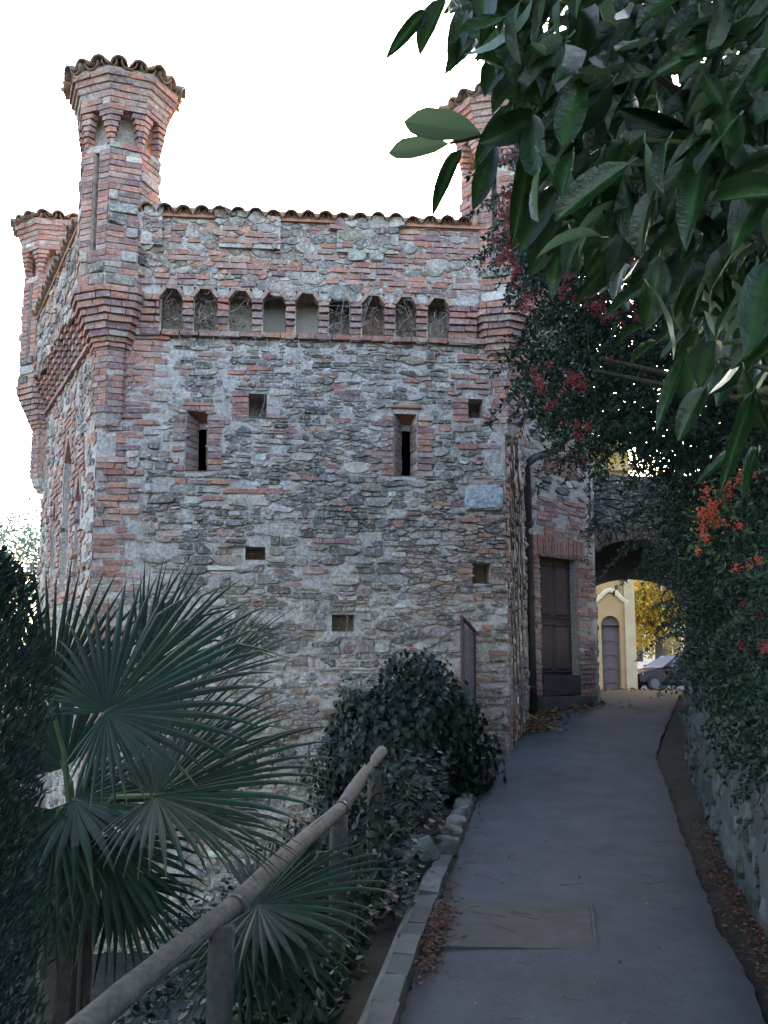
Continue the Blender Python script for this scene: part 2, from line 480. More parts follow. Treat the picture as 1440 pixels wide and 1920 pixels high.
class Plane:
    """a vertical wall plane: origin, direction along it, outward normal"""
    def __init__(s, a, b, off=0.0):
        s.a = np.array((a[0], a[1], 0.0)); s.b = np.array((b[0], b[1], 0.0))
        d = s.b - s.a; s.W = np.linalg.norm(d); s.U = d / s.W
        s.N = np.array((s.U[1], -s.U[0], 0.0)); s.off = off
    def __call__(s, P):
        P = np.asarray(P, float).reshape(-1, 3)
        return s.a + P[:, :1] * s.U + P[:, 1:2] * np.array((0, 0, 1.0)) + (P[:, 2:3] + s.off) * s.N
    def uv(s, px, py):
        d = ray(px, py); o = np.array((0, 0, CAM_H))
        t = ((s.a + s.off * s.N - o) @ s.N) / (d @ s.N)
        p = o + d * t
        return (p - s.a) @ s.U, p[2]
def panel(mb, pl_, u0, u1, z0, z1, holes=(), step=.09, amp=.012, edge=0.0):
    """displaced wall sheet with rectangular openings"""
    us = sorted(set([round(x, 4) for x in list(np.linspace(u0, u1, max(2, int((u1 - u0) / step)))) + [h[0] for h in holes] + [h[1] for h in holes] if u0 - 1e-6 <= x <= u1 + 1e-6]))
    zs = sorted(set([round(x, 4) for x in list(np.linspace(z0, z1, max(2, int((z1 - z0) / step)))) + [h[2] for h in holes] + [h[3] for h in holes] if z0 - 1e-6 <= x <= z1 + 1e-6]))
    U, Z = np.meshgrid(us, zs)
    P0 = np.stack([U, Z, np.zeros_like(U)], -1)
    P0[..., 2] = vnoise(P0 + 5.3 + pl_.a[0], 4.5) * amp + vnoise(P0 + 9.1, 12) * amp * .6
    if amp > .018: P0[..., 2] += np.clip(vnoise(P0 + 17.7, 1.1) * 1.4, -1, .3) * .018 - .005
    V = pl_(P0.reshape(-1, 3)); n = len(us); F = []
    for j in range(len(zs) - 1):
        for i in range(n - 1):
            cu, cz = (us[i] + us[i + 1]) / 2, (zs[j] + zs[j + 1]) / 2
            if any(h[0] < cu < h[1] and h[2] < cz < h[3] for h in holes): continue
            a = j * n + i; F.append((a, a + 1, a + n + 1, a + n))
    mb.add(V, F, (.4, .36, .32))
def recess(mb, pl_, h, depth, c=(.3, .25, .22), back=True, front=.0):
    u0, u1, z0, z1 = h
    V = pl_([(u0, z0, front), (u1, z0, front), (u1, z1, front), (u0, z1, front), (u0, z0, -depth), (u1, z0, -depth), (u1, z1, -depth), (u0, z1, -depth)])
    F = [(0, 1, 5, 4), (1, 2, 6, 5), (2, 3, 7, 6), (3, 0, 4, 7)]
    if back: F.append((4, 5, 6, 7))
    mb.add(V, F, c)
def brick_at(mas, pl_, u, z, L, h, dep=.02, back=-.06, c=None, jit=.004, kind='brick'):
    V = pl_([(u, z, back), (u + L, z, back), (u + L, z, dep), (u, z, dep), (u, z + h, back), (u + L, z + h, back), (u + L, z + h, dep), (u, z + h, dep)])
    V = V + rng.normal(0, jit, V.shape) * 1.1
    mas.add(kind, V, BOXF, c or bcol())
# ================================================================== THE TOWER
A = np.array((-3.42, 11.80)); B = np.array((1.50, 12.30)); C3 = np.array((-5.45, 15.95))
P2 = np.array((2.16, 15.25)); P3 = np.array((3.46, 16.55)); P4 = np.array((4.1, 20.0))
tower = thing('stone_tower', 'rubble stone and brick tower with corner turrets and a row of arched niches', 'tower', (A[0], A[1], -1.5))
TP = tower
# parts are modelled in world coordinates: keep the tower's own transform out of their way
tower.location = (0, 0, 0)
mas = Masonry()
core = MB()          # mortar body of the walls
front = Plane(A, B); left = Plane(C3, A); ret = Plane(B, P2); dwall = Plane(P2, P3); back1 = Plane(P3, P4)
Z_STR, Z_NB, Z_NT, Z_EAVE, OV = 5.58, 5.68, 6.12, 7.08, .18
up = Plane(A, B, OV)

def rect_px(pln, x0, y0, x1, y1):
    a = pln.uv(x0, (y0 + y1) / 2)[0]; b = pln.uv(x1, (y0 + y1) / 2)[0]
    xm = (x0 + x1) / 2
    return (a, b, pln.uv(xm, y1)[1], pln.uv(xm, y0)[1])
slits = [rect_px(front, 347, 772, 389, 882), rect_px(front, 738, 776, 782, 892)]
putlogs = [rect_px(front, 466, 738, 500, 784), rect_px(front, 878, 748, 906, 784), rect_px(front, 460, 1025, 497, 1049),
           rect_px(front, 886, 1056, 920, 1094), rect_px(front, 622, 1152, 664, 1184), rect_px(front, 300, 1130, 334, 1168)]
fholes = slits + putlogs
W = front.W
niche = []
for x0, x1 in ((299, 341), (362, 406), (428, 472), (492, 535), (554, 597), (617, 657), (679, 721), (742, 781), (803, 843)):
    niche.append((up.uv(x0, 590)[0], up.uv(x1, 590)[0]))
nholes = [(a, b, Z_NB - .02, Z_NT + .01) for a, b in niche]
panel(core, front, 0, W, -2.6, 6.3, fholes + nholes, .075, .019)
for h in nholes: recess(core, front, h, .16, (.3, .24, .2), back=False)
for h in putlogs: recess(core, front, h, .38, (.2, .15, .12))

# ---- funnel-shaped arrow slits
for h, sx in zip(slits, (.62, .5)):
    u0, u1, z0, z1 = h
    um = lerp(u0, u1, sx + .12); w = .055; zi1 = z1 - .06; zi0 = z0 + .02; dd = .24
    o = [(u0, z0, .01), (u1, z0, .01), (u1, z1 - .02, .01), (u0, z1 - .02, .01)]
    i_ = [(um - w, zi0, -dd), (um + w, zi0, -dd), (um + w, zi1 - .10, -dd), (um - w, zi1 - .10, -dd)]
    fu = MB(); V = front(o + i_)
    fu.add(V, [(0, 1, 5, 4), (1, 2, 6, 5), (3, 0, 4, 7)], (.34, .27, .23)); fu.build('slit_reveal', M['mortar'], TP)
    for side in (0, 1):                                     # bricks lining the splayed cheeks
        n = 9
        for k in range(n):
            za, zb = lerp(z0, z1 - .05, k / n) + .008, lerp(z0, z1 - .05, (k + 1) / n)
            if random.random() < .15: continue
            uo = u0 if side == 0 else u1; ui = um - w if side == 0 else um + w
            s_ = 1 if side == 0 else -1
            t0, t1 = random.uniform(0, .1), random.uniform(.8, .97)
            pa = (lerp(uo, ui, t0), lerp(.0, -dd, t0)); pb = (lerp(uo, ui, t1), lerp(.0, -dd, t1)); e = .012 * s_
            V = front([(pa[0], za, pa[1]), (pb[0], za, pb[1]), (pb[0] + e, za, pb[1] + .01), (pa[0] + e, za, pa[1] + .01),
                       (pa[0], zb, pa[1]), (pb[0], zb, pb[1]), (pb[0] + e, zb, pb[1] + .01), (pa[0] + e, zb, pa[1] + .01)])
            mas.add('brick', V, BOXF, vcol((.34, .20, .16), .25))
    # sloping terracotta slab closing the top of the splay
    lt = MB(); oo = .03
    V = front([(u0 - .03, z1 + .075, .035), (u1 + .06, z1 + .075, .035), (um + w + .03, z1 - .085, -dd), (um - w - .03, z1 - .085, -dd),
               (u0 - .03, z1 + .105, .035), (u1 + .06, z1 + .105, .035), (um + w + .03, z1 - .05, -dd), (um - w - .03, z1 - .05, -dd)])
    lt.add(V, BOXF, (.42, .19, .12)); lt.build('slit_lintel', M['terracotta'], TP)
    for s_, ue in ((-1, u0), (1, u1)):                      # slanting head of the cheeks
        ck = MB(); ui = um + s_ * w
        ck.add(front([(ue, z1 - .03, .012), (ui, zi1 - .12, -dd), (ui, z1 - .05, -dd), (ue + s_ * .03, z1 + .08, .02)]), [(0, 1, 2, 3)], (.36, .24, .2)); ck.build('slit_cheek', M['mortar'], TP)
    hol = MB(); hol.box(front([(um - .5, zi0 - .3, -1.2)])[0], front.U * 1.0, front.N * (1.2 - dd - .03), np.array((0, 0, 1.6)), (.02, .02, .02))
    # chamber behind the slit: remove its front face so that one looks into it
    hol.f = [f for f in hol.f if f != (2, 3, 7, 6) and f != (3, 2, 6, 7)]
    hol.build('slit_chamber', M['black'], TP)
    fp = MB()                                               # wall round the inner mouth
    a0, a1, b0, b1 = um - .5, um + .5, zi0 - .3, zi0 + 1.3
    hh = (um - w, um + w, zi0, zi1 - .10)
    pp = Plane(A, B, -dd - .004)
    panel(fp, pp, a0, a1, b0, b1, [hh], .4, 0); fp.build('slit_surround', M['mortar'], TP)

# ---- quoin bricks of the front wall (left strip), right strip in patches
brk_seed = []
def near_hole(u, z, m=.03):
    return any(h[0] - m < u < h[1] + m and h[2] - m < z < h[3] + m for h in fholes)
def lay(pln, u0, u1, z, h=.06, hit=.0, off=0., rec=True, dep=(.008, .03), mas_=None, hole=near_hole, Lr=(.22, .3)):
    u = u0 + off
    while u < u1 - .05:
        L = random.uniform(*Lr)
        if random.random() < .22: L *= .5
        L = min(L, u1 - u)
        if random.random() > hit and L > .05 and not hole(u + L / 2, z + h / 2) and not hole(u + .02, z + h / 2) and not hole(u + L - .02, z + h / 2):
            brick_at(mas_ or mas, pln, u + .005, z + random.uniform(-.003, .003), L - .012, h * random.uniform(.88, 1.05), random.uniform(*dep))
            if rec:
                for t in (.15, .5, .85): brk_seed.append((u + L * t, z + h / 2, .045))
        u += L
z = -.2; k = 0
while z < 5.55:
    right = .34 + .16 * (k % 2) + random.uniform(-.06, .08)
    if z > 4.35: right += .24
    if z > 4.9: right += .12
    if z < 2.4: right -= .04
    lft = .0 if z < 4.3 else .12
    hit = .10 if z > 1.9 else .25
    if 4.05 < z < 4.32: lft = .22
    if 3.3 < z < 3.9: lft += .16 * random.random()
    lay(front, lft, right, z, .06, hit, 0)
    z += .0765; k += 1
# right strip: short brick courses
for z in np.arange(.9, 5.6, .0765):
    if random.random() < (.30 if z < 4.4 else .6):
        lay(front, W - random.uniform(.25, .62), W - (.02 if z < 4.5 else .2), z, .055, .3)
# scattered little courses inside the rubble
for _ in range(26):
    u, z = random.uniform(.6, W - .6), random.choice((random.uniform(3.2, 5.5), random.uniform(4.2, 5.5), random.uniform(.8, 5)))
    lay(front, u, u + random.uniform(.2, .75), z, .055, .15)
# bricks framing the slits and the putlog holes
for h in slits:
    for z in np.arange(h[2], h[3] - .05, .077):
        brick_at(mas, front, h[1] + .01, z, random.uniform(.12, .22), .058, .02); brk_seed.append((h[1] + .1, z + .03, .06))
        if random.random() < .6: brick_at(mas, front, h[0] - .15, z, .14, .058, .014); brk_seed.append((h[0] - .07, z + .03, .05))
for h in putlogs[:2] + putlogs[3:4]:
    for z in np.arange(h[2] - .04, h[3], .077):
        brick_at(mas, front, h[0] - .19, z, .185, .058, .02); brk_seed.append((h[0] - .1, z + .03, .06))
    brick_at(mas, front, h[1] + .005, h[2], .16, .06, .02)

# ---- front wall rubble
def blocky(u, v): return float(vnoise(np.array((u * 1.0, v, 2.2)), .75)) + .45 * float(vnoise(np.array((u, v, 8.2)), 2.2)) > -.5
BS = np.array([(a, b) for a, b, _ in brk_seed])
def ok_front(u, v, w, h):
    if not blocky(u, v) or avoid_front(u, v, min(w / 2, h)): return False
    return not ((np.abs(BS[:, 0] - u) < w / 2 + .03) & (np.abs(BS[:, 1] - v) < h / 2 + .022)).any()
def avoid_front(u, v, q):
    for h in fholes:
        if h[0] - q * .8 < u < h[1] + q * .8 and h[2] - q * .45 < v < h[3] + q * .45: return True
    if 3.95 < v < 5.7 and (u < .36 or u > W - .26): return u < .15 or u > W - .12
    return False
cells = power_cells(W - .02, 5.56, [(.18, 60), (.125, 420), (.085, 1900), (.055, 6500), (.034, 9000)], 2.5, avoid_front, brk_seed, .84, v0=-1.9)
cells = [c for c in cells if not blocky(*c[0].mean(0))] + row_cells(W, -1.9, 5.56, ok_front, (.042, .135))
for poly, r in cells:
    cu, cv = poly.mean(0)
    rub = random.random()
    pb = .05 + (.08 if cv > 4 else 0) + (.10 if cu < 1.0 else 0)
    isb = random.random() < pb and r < .1
    h = random.uniform(-.002, .026) + (.008 if r > .11 else 0)
    if cv < 1.2: h += .012
    poly[:, 0] = np.clip(poly[:, 0], .004, W - .004)
    sp = stone_piece(poly, h, gap=random.uniform(.002, .009))
    if sp is None: continue
    V, F = sp
    c = bcol() if isb else scol()
    mas.add('stone' if not isb else 'stone', front(V), F, c)
# big pale block at the right edge
for (x0, y0, x1, y1, c) in ((868, 908, 946, 960, (.42, .42, .43)), (650, 455, 690, 492, (.5, .46, .38)), (690, 462, 722, 494, (.44, .40, .33))):
    pln = front if y0 > 640 else up
    h = rect_px(pln, x0, y0, x1, y1)
    poly = np.array([(h[0] + .03, h[2]), (h[1] - .02, h[2] + .01), (h[1], h[3] - .04), (h[1] - .05, h[3]), (h[0] + .02, h[3] - .01), (h[0], h[2] + .08)])
    V, F = stone_piece(poly, .06, .002, .6); mas.add('stone', pln(V), F, c)

# ---- string course, niches, corbel courses
u = .45
while u < W - .42:                                          # string course
    L = random.uniform(.2, .27); brick_at(mas, front, u, Z_STR + .01, L - .012, .062, .075, c=bcol()); u += L
solid = [(.40, niche[0][0])] + [(niche[k][1], niche[k + 1][0]) for k in range(8)] + [(niche[8][1], W - .34)]
HC = .074
for (a, b) in solid:
    for k in range(5):
        z = Z_NB - .02 + k * (HC + .006); dep = .075 + .028 * k
        if b - a < .3: brick_at(mas, front, a + .004, z, b - a - .008, HC - .008, dep + random.uniform(-.006, .006))
        else:
            u = a + (0 if k % 2 else -.0)
            while u < b - .04:
                L = min(random.uniform(.2, .27), b - u); brick_at(mas, front, u, z, L - .01, HC - .008, dep + random.uniform(-.006, .006)); u += L
        if k: pass
    core.box(front([(a - .0, Z_NT - .075, -.0)])[0], front.U * (b - a), front.N * (OV - .004), np.array((0, 0, .13)), (.4, .36, .32))
    core.box(front([(a + .012, Z_STR, -.05)])[0], front.U * (b - a - .024), front.N * .11, np.array((0, 0, Z_NT - Z_STR)), (.4, .36, .32))
for (a, b) in niche:
    pb = MB()                                               # plastered back of the niche
    panel(pb, Plane(A, B, -.15), a - .01, b + .01, Z_NB - .04, Z_NT + .02, (), .1, .008)
    cc = random.choice([(.40, .33, .26), (.36, .31, .25), (.42, .36, .29), (.34, .20, .14), (.25, .2, .17)])
    pb.c = [cc] * len(pb.v); pb.build('niche_back', M['plaster'], TP)
    w = b - a
    for s_ in (0, 1):                                       # slanting bricks of the niche head
        ua = a if s_ == 0 else b; g = 1 if s_ == 0 else -1
        z0 = Z_NT - .085
        V = front([(ua - g * .045, z0, .02), (ua + g * .005, z0 - .01, .02), (ua + g * w * .27, Z_NT, .02), (ua + g * w * .27 - g * .03, Z_NT + .045, .02),
                   (ua - g * .045, z0, OV + .022), (ua + g * .005, z0 - .01, OV + .022), (ua + g * w * .27, Z_NT, OV + .022), (ua + g * w * .27 - g * .03, Z_NT + .045, OV + .022)])
        mas.add('brick', V, BOXF, vcol((.40, .25, .19), .2))
    brick_at(mas, front, a + w * .24, Z_NT + .002, w * .52, .045, OV + .02, .02, vcol((.36, .24, .19)))
    # flank of the niche
    core.box(front([(a - .01, Z_NB - .06, .0)])[0], front.U * .018, front.N * .08, np.array((0, 0, Z_NT - Z_NB)), (.38, .32, .28))
core.box(front([(.3, Z_NT + .05, .0)])[0], front.U * (W - .6), front.N * (OV - .02), np.array((0, 0, .05)), (.3, .25, .22))

# ---- parapet: proud merlons, slightly recessed infill between them
mer = []
for x0, x1 in ((262, 305), (412, 526), (632, 746)):
    mer.append((up.uv(x0, 430)[0], up.uv(x1, 430)[0]))
Z_M = 6.66
def poff(u, v): return 0.065 if any(a < u < b for a, b in mer) and v > Z_M else 0.0
brk2 = []
panel(core, Plane(A, B, OV - .005), .1, W - .1, Z_NT + .04, Z_EAVE - .01, (), .09, .012)
for a, b in mer: core.box(up([(a, Z_M, -.03)])[0], up.U * (b - a), up.N * .088, np.array((0, 0, Z_EAVE - Z_M)), (.4, .36, .32))
seedb = []
brk_seed_save = brk_seed; brk_seed = []
for z in np.arange(Z_NT + .06, Z_EAVE - .05, .0765):
    for _ in range(5 if z < 6.75 else 4):
        u = random.uniform(.35, W - .4); L = random.uniform(.2, .7)
        for uu in np.arange(u, min(u + L, W - .4), .25):
            LL = random.uniform(.14, .25)
            brick_at(mas, up, uu, z, LL, .058, random.uniform(.006, .026) + poff(uu + .1, z))
            for t in (.15, .5, .85): brk_seed.append((uu + LL * t, z + .03, .045))
cells = power_cells(W, Z_EAVE, [(.13, 120), (.10, 500), (.075, 1500), (.05, 2600), (.034, 2000)], 1.75, lambda u, v, q: u < .4 or u > W - .4, brk_seed, .84, v0=Z_NT + .05)
for poly, r in cells:
    cu, cv = poly.mean(0)
    isb = random.random() < .34 and r < .09
    sp = stone_piece(poly, random.uniform(.0, .022), gap=random.uniform(.002, .008))
    if sp is None: continue
    V, F = sp; V[:, 2] += poff(cu, cv)
    mas.add('stone', up(V), F, bcol() if isb else vcol(random.choice(STONEC + [(.37, .32, .25), (.33, .27, .20)]), .2))

# ---- side walls
def simple_wall(pln, z0, z1, dens, holes=(), brickp=.2, classes=None, asp=2.0, us=0.0, ue=None):
    ue = ue or pln.W
    panel(core, pln, us, ue, z0, z1, holes, .14, .014)
    def av(u, v, q): return u < us or u > ue or any(h[0] - q * .8 < u < h[1] + q * .8 and h[2] - q * .5 < v < h[3] + q * .5 for h in holes)
    for poly, r in power_cells(pln.W, z1, classes or [(.13, int(90 * dens)), (.1, int(500 * dens)), (.07, int(1500 * dens))], asp, av, brk_seed, .84, v0=z0):
        poly[:, 0] = np.clip(poly[:, 0], us + .004, ue - .004)
        sp = stone_piece(poly, random.uniform(.004, .03), gap=.006)
        if sp is None: continue
        mas.add('stone', pln(sp[0]), sp[1], bcol() if random.random() < brickp else scol())
# left wall with three brick-lined lancets
brk_seed = []
lan = [(1.3, 1.66, 2.6, 4.05), (2.2, 2.78, 2.6, 4.75), (3.3, 3.66, 2.6, 4.05)]
def lan_hole(u, z, m=.0): return any(h[0] - m < u < h[1] + m and h[2] - m < z < h[3] + m for h in lan)
for h in lan:
    for z in np.arange(h[2] - .15, h[3] + .45, .0765):
        t = max(0, (z - h[3]) / .45)
        lay(left, h[0] - .26 + .2 * t, h[1] + .26 - .2 * t, z, .06, .04, random.uniform(-.08, .0), hole=lan_hole)
simple_wall(left, -2.6, 6.2, 1.3, lan, .3)
for h in lan:
    recess(core, left, h, .5, (.28, .17, .13))
    hd = MB(); um = (h[0] + h[1]) / 2                       # pointed head: two leaning brick faces
    for s_ in (0, 1):
        e = h[0] if s_ == 0 else h[1]
        hd.add(left([(e, h[3] - .32, .012), (um, h[3], .012), (e, h[3], .012), (e, h[3] - .32, -.3), (um, h[3], -.3), (e, h[3], -.3)]),
               [(0, 1, 2), (3, 5, 4), (0, 3, 4, 1), (1, 4, 5, 2), (2, 5, 3, 0)], (.36, .17, .12))
    hd.build('lancet_head', M['brick'], TP)
brk_seed = []
leftup = Plane(C3, A, OV + .05)
panel(core, leftup, .2, left.W - .2, Z_NT, Z_EAVE, (), .14, .014)
for poly, r in power_cells(left.W, Z_EAVE, [(.12, 150), (.08, 900)], 1.9, None, (), .84, v0=Z_NT):
    sp = stone_piece(poly, random.uniform(.01, .04), gap=.008)
    if sp is not None: mas.add('stone', leftup(sp[0]), sp[1], bcol() if random.random() < .4 else scol())
core.box(left([(.2, Z_NT - .02, 0)])[0], left.U * (left.W - .4), left.N * (OV + .05), np.array((0, 0, .04)))
u = .3; n = 0
while u < left.W - .3:                                      # stepped corbels seen from the side
    for k in range(6): brick_at(mas, left, u, Z_NB - .06 + k * .08, .14, .066, .05 + .036 * k)
    u += .31
u = .2
while u < left.W - .1: brick_at(mas, left, u, Z_STR, .24, .06, .07); u += .25
# return wall and door wall
brk_seed = []
for z in np.arange(.2, 5.3, .0765): lay(ret, 0.0, .14 + .16 * (int(z * 13) % 2), z, .06, .06, 0, dep=(.0, .03))
simple_wall(ret, -.6, 7.6, .45, (), .3, us=0.05)
door_r = rect_px(dwall, 1013, 1046, 1083, 1264)
door_r = (door_r[0], door_r[1], door_r[2] - .02, door_r[3])
brk_seed = []
zc = door_r[3]
def dh(u, z, m=0.02): return door_r[0] - m < u < door_r[1] + m and z < zc + .05
for z in np.arange(.5, zc + .02, .0765):
    lay(dwall, door_r[0] - random.uniform(.14, .26), door_r[0] - .005, z, .06, .03, hole=lambda *a: False)
    lay(dwall, door_r[1] + .005, dwall.W - random.uniform(.0, .12), z, .06, .08, hole=lambda *a: False)
for z in np.arange(3.55, 4.2, .0765): lay(dwall, random.uniform(.1, .5), dwall.W - random.uniform(0, .4), z, .06, .2, hole=lambda *a: False)
for k in range(19):                                         # flat arch of upright bricks over the door, and a blind one above
    t = k / 18 - .5; un = lerp(door_r[0], door_r[1], .5) + t * (door_r[1] - door_r[0] + .34)
    brick_at(mas, dwall, un - .03, zc + .03 - .12 * t * t, .058, .30, .025, c=vcol((.38, .17, .12), .15))
    if 3 < k < 16: brick_at(mas, dwall, un + .06, zc + 1.32, .062, .36, .018, c=vcol((.42, .18, .12), .15))
    for t2 in (.1, .25, .4): brk_seed.append((un, zc + t2, .05)); brk_seed.append((un + .08, zc + 1.2 + t2, .05))
simple_wall(dwall, -.2, 7.6, .35, [(door_r[0], door_r[1], -.2, zc)], .35)
simple_wall(back1, -.2, 5.2, .25, (), .3)
# door: brown boarded leaf with four panels, stone step, blocked foot
dm = Plane(P2, P3, -.13); recess(core, dwall, (door_r[0], door_r[1], .3, zc), .14, (.3, .2, .16), back=False)
door = MB(); a, b, z0, z1 = door_r; DC = (.075, .045, .042)
door.box(dm([(a, z0, -.06)])[0], dm.U * (b - a), dm.N * .06, np.array((0, 0, z1 - z0 + .02)), DC)
dobj = door.build('door', M['wood'], TP)
for (fu0, fu1, fz0, fz1) in ((.06, .46, .04, .42), (.54, .94, .04, .42), (.06, .46, .50, .93), (.54, .94, .50, .93)):
    pm = MB(); V = []
    for (fu, fz, d) in ((fu0, fz0, 0), (fu1, fz0, 0), (fu1, fz1, 0), (fu0, fz1, 0), (fu0 + .05, fz0 + .02, .022), (fu1 - .05, fz0 + .02, .022), (fu1 - .05, fz1 - .02, .022), (fu0 + .05, fz1 - .02, .022)):
        V.append((lerp(a, b, fu), lerp(z0, z1, fz), d + .002))
    pm.add(dm(V), BOXF, vcol((.085, .05, .045), .15)); pm.build('door_panel', M['wood'], dobj)
    for (q0, q1, e0, e1) in ((fu0 - .02, fu1 + .02, fz0 - .012, fz0), (fu0 - .02, fu1 + .02, fz1, fz1 + .012)):
        pm = MB(); pm.box(dm([(lerp(a, b, q0), lerp(z0, z1, e0), .003)])[0], dm.U * (b - a) * (q1 - q0), dm.N * .025, np.array((0, 0, (z1 - z0) * (e1 - e0))), (.06, .038, .035)); pm.build('door_rail', M['wood'], dobj)
st = MB(); st.box(dwall([(a + .005, z0 - .30, -.1)])[0], dwall.U * (b - a - .01), dwall.N * .13, np.array((0, 0, .295)), (.07, .062, .06), .008)
st.box(dwall([(a - .2, z0 - .60, -.1)])[0], dwall.U * (b - a + .5), dwall.N * .24, np.array((0, 0, .28)), (.10, .095, .09), .012); st.build('door_step', M['concrete'], TP)
# closing sides and roof (so that the inside is dark)
bk = MB(); bw = [(C3[0], C3[1]), (1.2, 20.0), (P4[0], P4[1])]
for p, q in zip(bw[:-1], bw[1:]): bk.add([(p[0], p[1], -2), (q[0], q[1], -2), (q[0], q[1], 7.2), (p[0], p[1], 7.2)], [(0, 1, 2, 3)])
bk.build('wall', M['mortar'], TP)
rf = MB(); rp = [A + (.1, .1), B + (-.1, .1), P2, P3 + (-.2, .1), (1.2, 20.0), C3 + (.1, 0)]
rf.add([(p[0], p[1], Z_EAVE + .02) for p in rp], [tuple(range(6))], (.3, .2, .15)); rf.build('flat_roof', M['tile'], TP)

# ---- turrets
def octp(c, r, a0, k): 
    th = a0 + k * math.pi / 4
    return np.array((c[0] + r * math.sin(th), c[1] - r * math.cos(th)))
def ring(mb, c, a0, prof, colr=(.4, .36, .32), slot=None):
    if slot:                                                # leave an upright slot open in one facet
        ks, z0, z1 = slot; pr_ = []
        for (za, ra), (zb, rb) in zip(prof[:-1], prof[1:]):
            pr_.append((za, ra))
            for zz in (z0, z1):
                if za < zz < zb: pr_.append((zz, lerp(ra, rb, (zz - za) / (zb - za))))
        prof = pr_ + [prof[-1]]
    V = []; F = []
    for z, r in prof:
        for k in range(8): p = octp(c, r, a0, k); V.append((p[0], p[1], z))
    for i in range(len(prof) - 1):
        for k in range(8):
            if slot and k == slot[0] and abs(prof[i][0] - slot[1]) < 1e-6: continue
            F.append((i * 8 + k, i * 8 + (k + 1) % 8, i * 8 + 8 + (k + 1) % 8, i * 8 + 8 + k))
    if slot:
        r_ = [p[1] for p in prof if abs(p[0] - slot[1]) < 1e-6][0]; q0, q1 = octp(c, r_, a0, slot[0]), octp(c, r_, a0, slot[0] + 1); i_ = np.asarray(c)
        e = [q0, q0 + (q1 - q0) * .41, q0 + (q1 - q0) * .60, q1]; nn_ = (i_ - (q0 + q1) / 2); nn_ = nn_ / np.linalg.norm(nn_) * .24
        z0, z1 = slot[1], slot[2]; b0 = len(V)
        for p in (e[0], e[1], e[1] + nn_, e[2] + nn_, e[2], e[3]): V += [(p[0], p[1], z0), (p[0], p[1], z1)]
        for j in range(5): F.append((b0 + 2 * j, b0 + 2 * j + 2, b0 + 2 * j + 3, b0 + 2 * j + 1))
        for o_ in (0, 1): F.append((b0 + 2 + o_, b0 + 4 + o_, b0 + 6 + o_, b0 + 8 + o_))
    F.append(tuple(range(8))[::-1]); F.append(tuple((len(prof) - 1) * 8 + k for k in range(8)))
    mb.add(V, F, colr)
def facet_block(c, a0, k, t0, t1, z0, z1, r, kind='brick', colr=None, jit=.004, inner=.8):
    p, q = octp(c, r, a0, k), octp(c, r, a0, k + 1)
    o0, o1 = p + (q - p) * t0, p + (q - p) * t1
    i0, i1 = np.asarray(c) + (o0 - c) * inner, np.asarray(c) + (o1 - c) * inner
    V = np.array([(*i0, z0), (*i1, z0), (*o1, z0), (*o0, z0), (*i0, z1), (*i1, z1), (*o1, z1), (*o0, z1)]) + rng.normal(0, jit, (8, 3)) * .7
    mas.add(kind, V, BOXF, colr or bcol())
def course(c, a0, z, h, r, par=0, gap=.010, stone=.0, hit=.0, cf=bcol, ks=range(8)):
    side = .7654 * r
    for k in ks:
        n = max(1, round(side / .21)); 
        cuts = [0] + sorted([(i + (.33 if par else .0) + .12) / (n + .0) for i in range(n) if 0.1 < (i + (.33 if par else 0) + .12) / n < .9]) + [1]
        for t0, t1 in zip(cuts[:-1], cuts[1:]):
            if random.random() < hit: continue
            g = gap / side / 2
            facet_block(c, a0, k, t0 + (g if t0 else 0), t1 - (g if t1 < 1 else 0), z + .004, z + h - .006, r + random.uniform(-.006, .008), 'brick', cf())
def mixed(c, a0, z0, z1, r, ps=.35, skip=lambda k, z: False):
    """shaft of bricks with stones let in"""
    z = z0; par = 0
    while z < z1 - .05:
        for k in range(8):
            if skip(k, z): continue
            if random.random() < ps and z + .15 <= z1 + .02:
                t = random.uniform(.3, .75) if random.random() < .6 else 1
                lo = random.random() < .5
                a_, b_ = (0, t) if lo else (1 - t, 1)
                sd_ = .765 * r
                V = []
                p, q = octp(c, r, a0, k), octp(c, r, a0, k + 1); ctr = np.asarray(c)
                n_ = np.array((p + q) / 2 - ctr); n_ = n_ / np.linalg.norm(n_)
                poly = np.array([(a_ + .03, .01), (b_ - .04, .005), (b_ - .01, .05), (b_ - .03, .14), (a_ + .05, .142), (a_ + .01, .1)])
                poly[:, 0] *= sd_
                sp = stone_piece(poly, random.uniform(.012, .03), .003)
                if sp:
                    VV = [tuple(p + (q - p) / sd_ * v[0] + n_ * (v[2] - .002)) + (z + v[1],) for v in sp[0]]
                    mas.add('stone', VV, sp[1], scol())
                for zz in (z, z + .0755):
                    t0, t1 = (t, 1) if lo else (0, 1 - t)
                    if t1 - t0 > .2: facet_block(c, a0, k, t0 + .02, t1, zz + .004, zz + .068, r + random.uniform(-.006, .008))
            else:
                for i_, zz in enumerate((z, z + .0755)):
                    if zz + .07 > z1 + .03: continue
                    t = random.choice((.38, .5, .62))
                    for t0, t1 in ((0, t - .012), (t + .012, 1)):
                        if random.random() < .06: continue
                        facet_block(c, a0, k, t0, t1, zz + .004, zz + .068, r + random.uniform(-.006, .008), 'brick', bcol() if random.random() < .85 else scol())
        z += .151

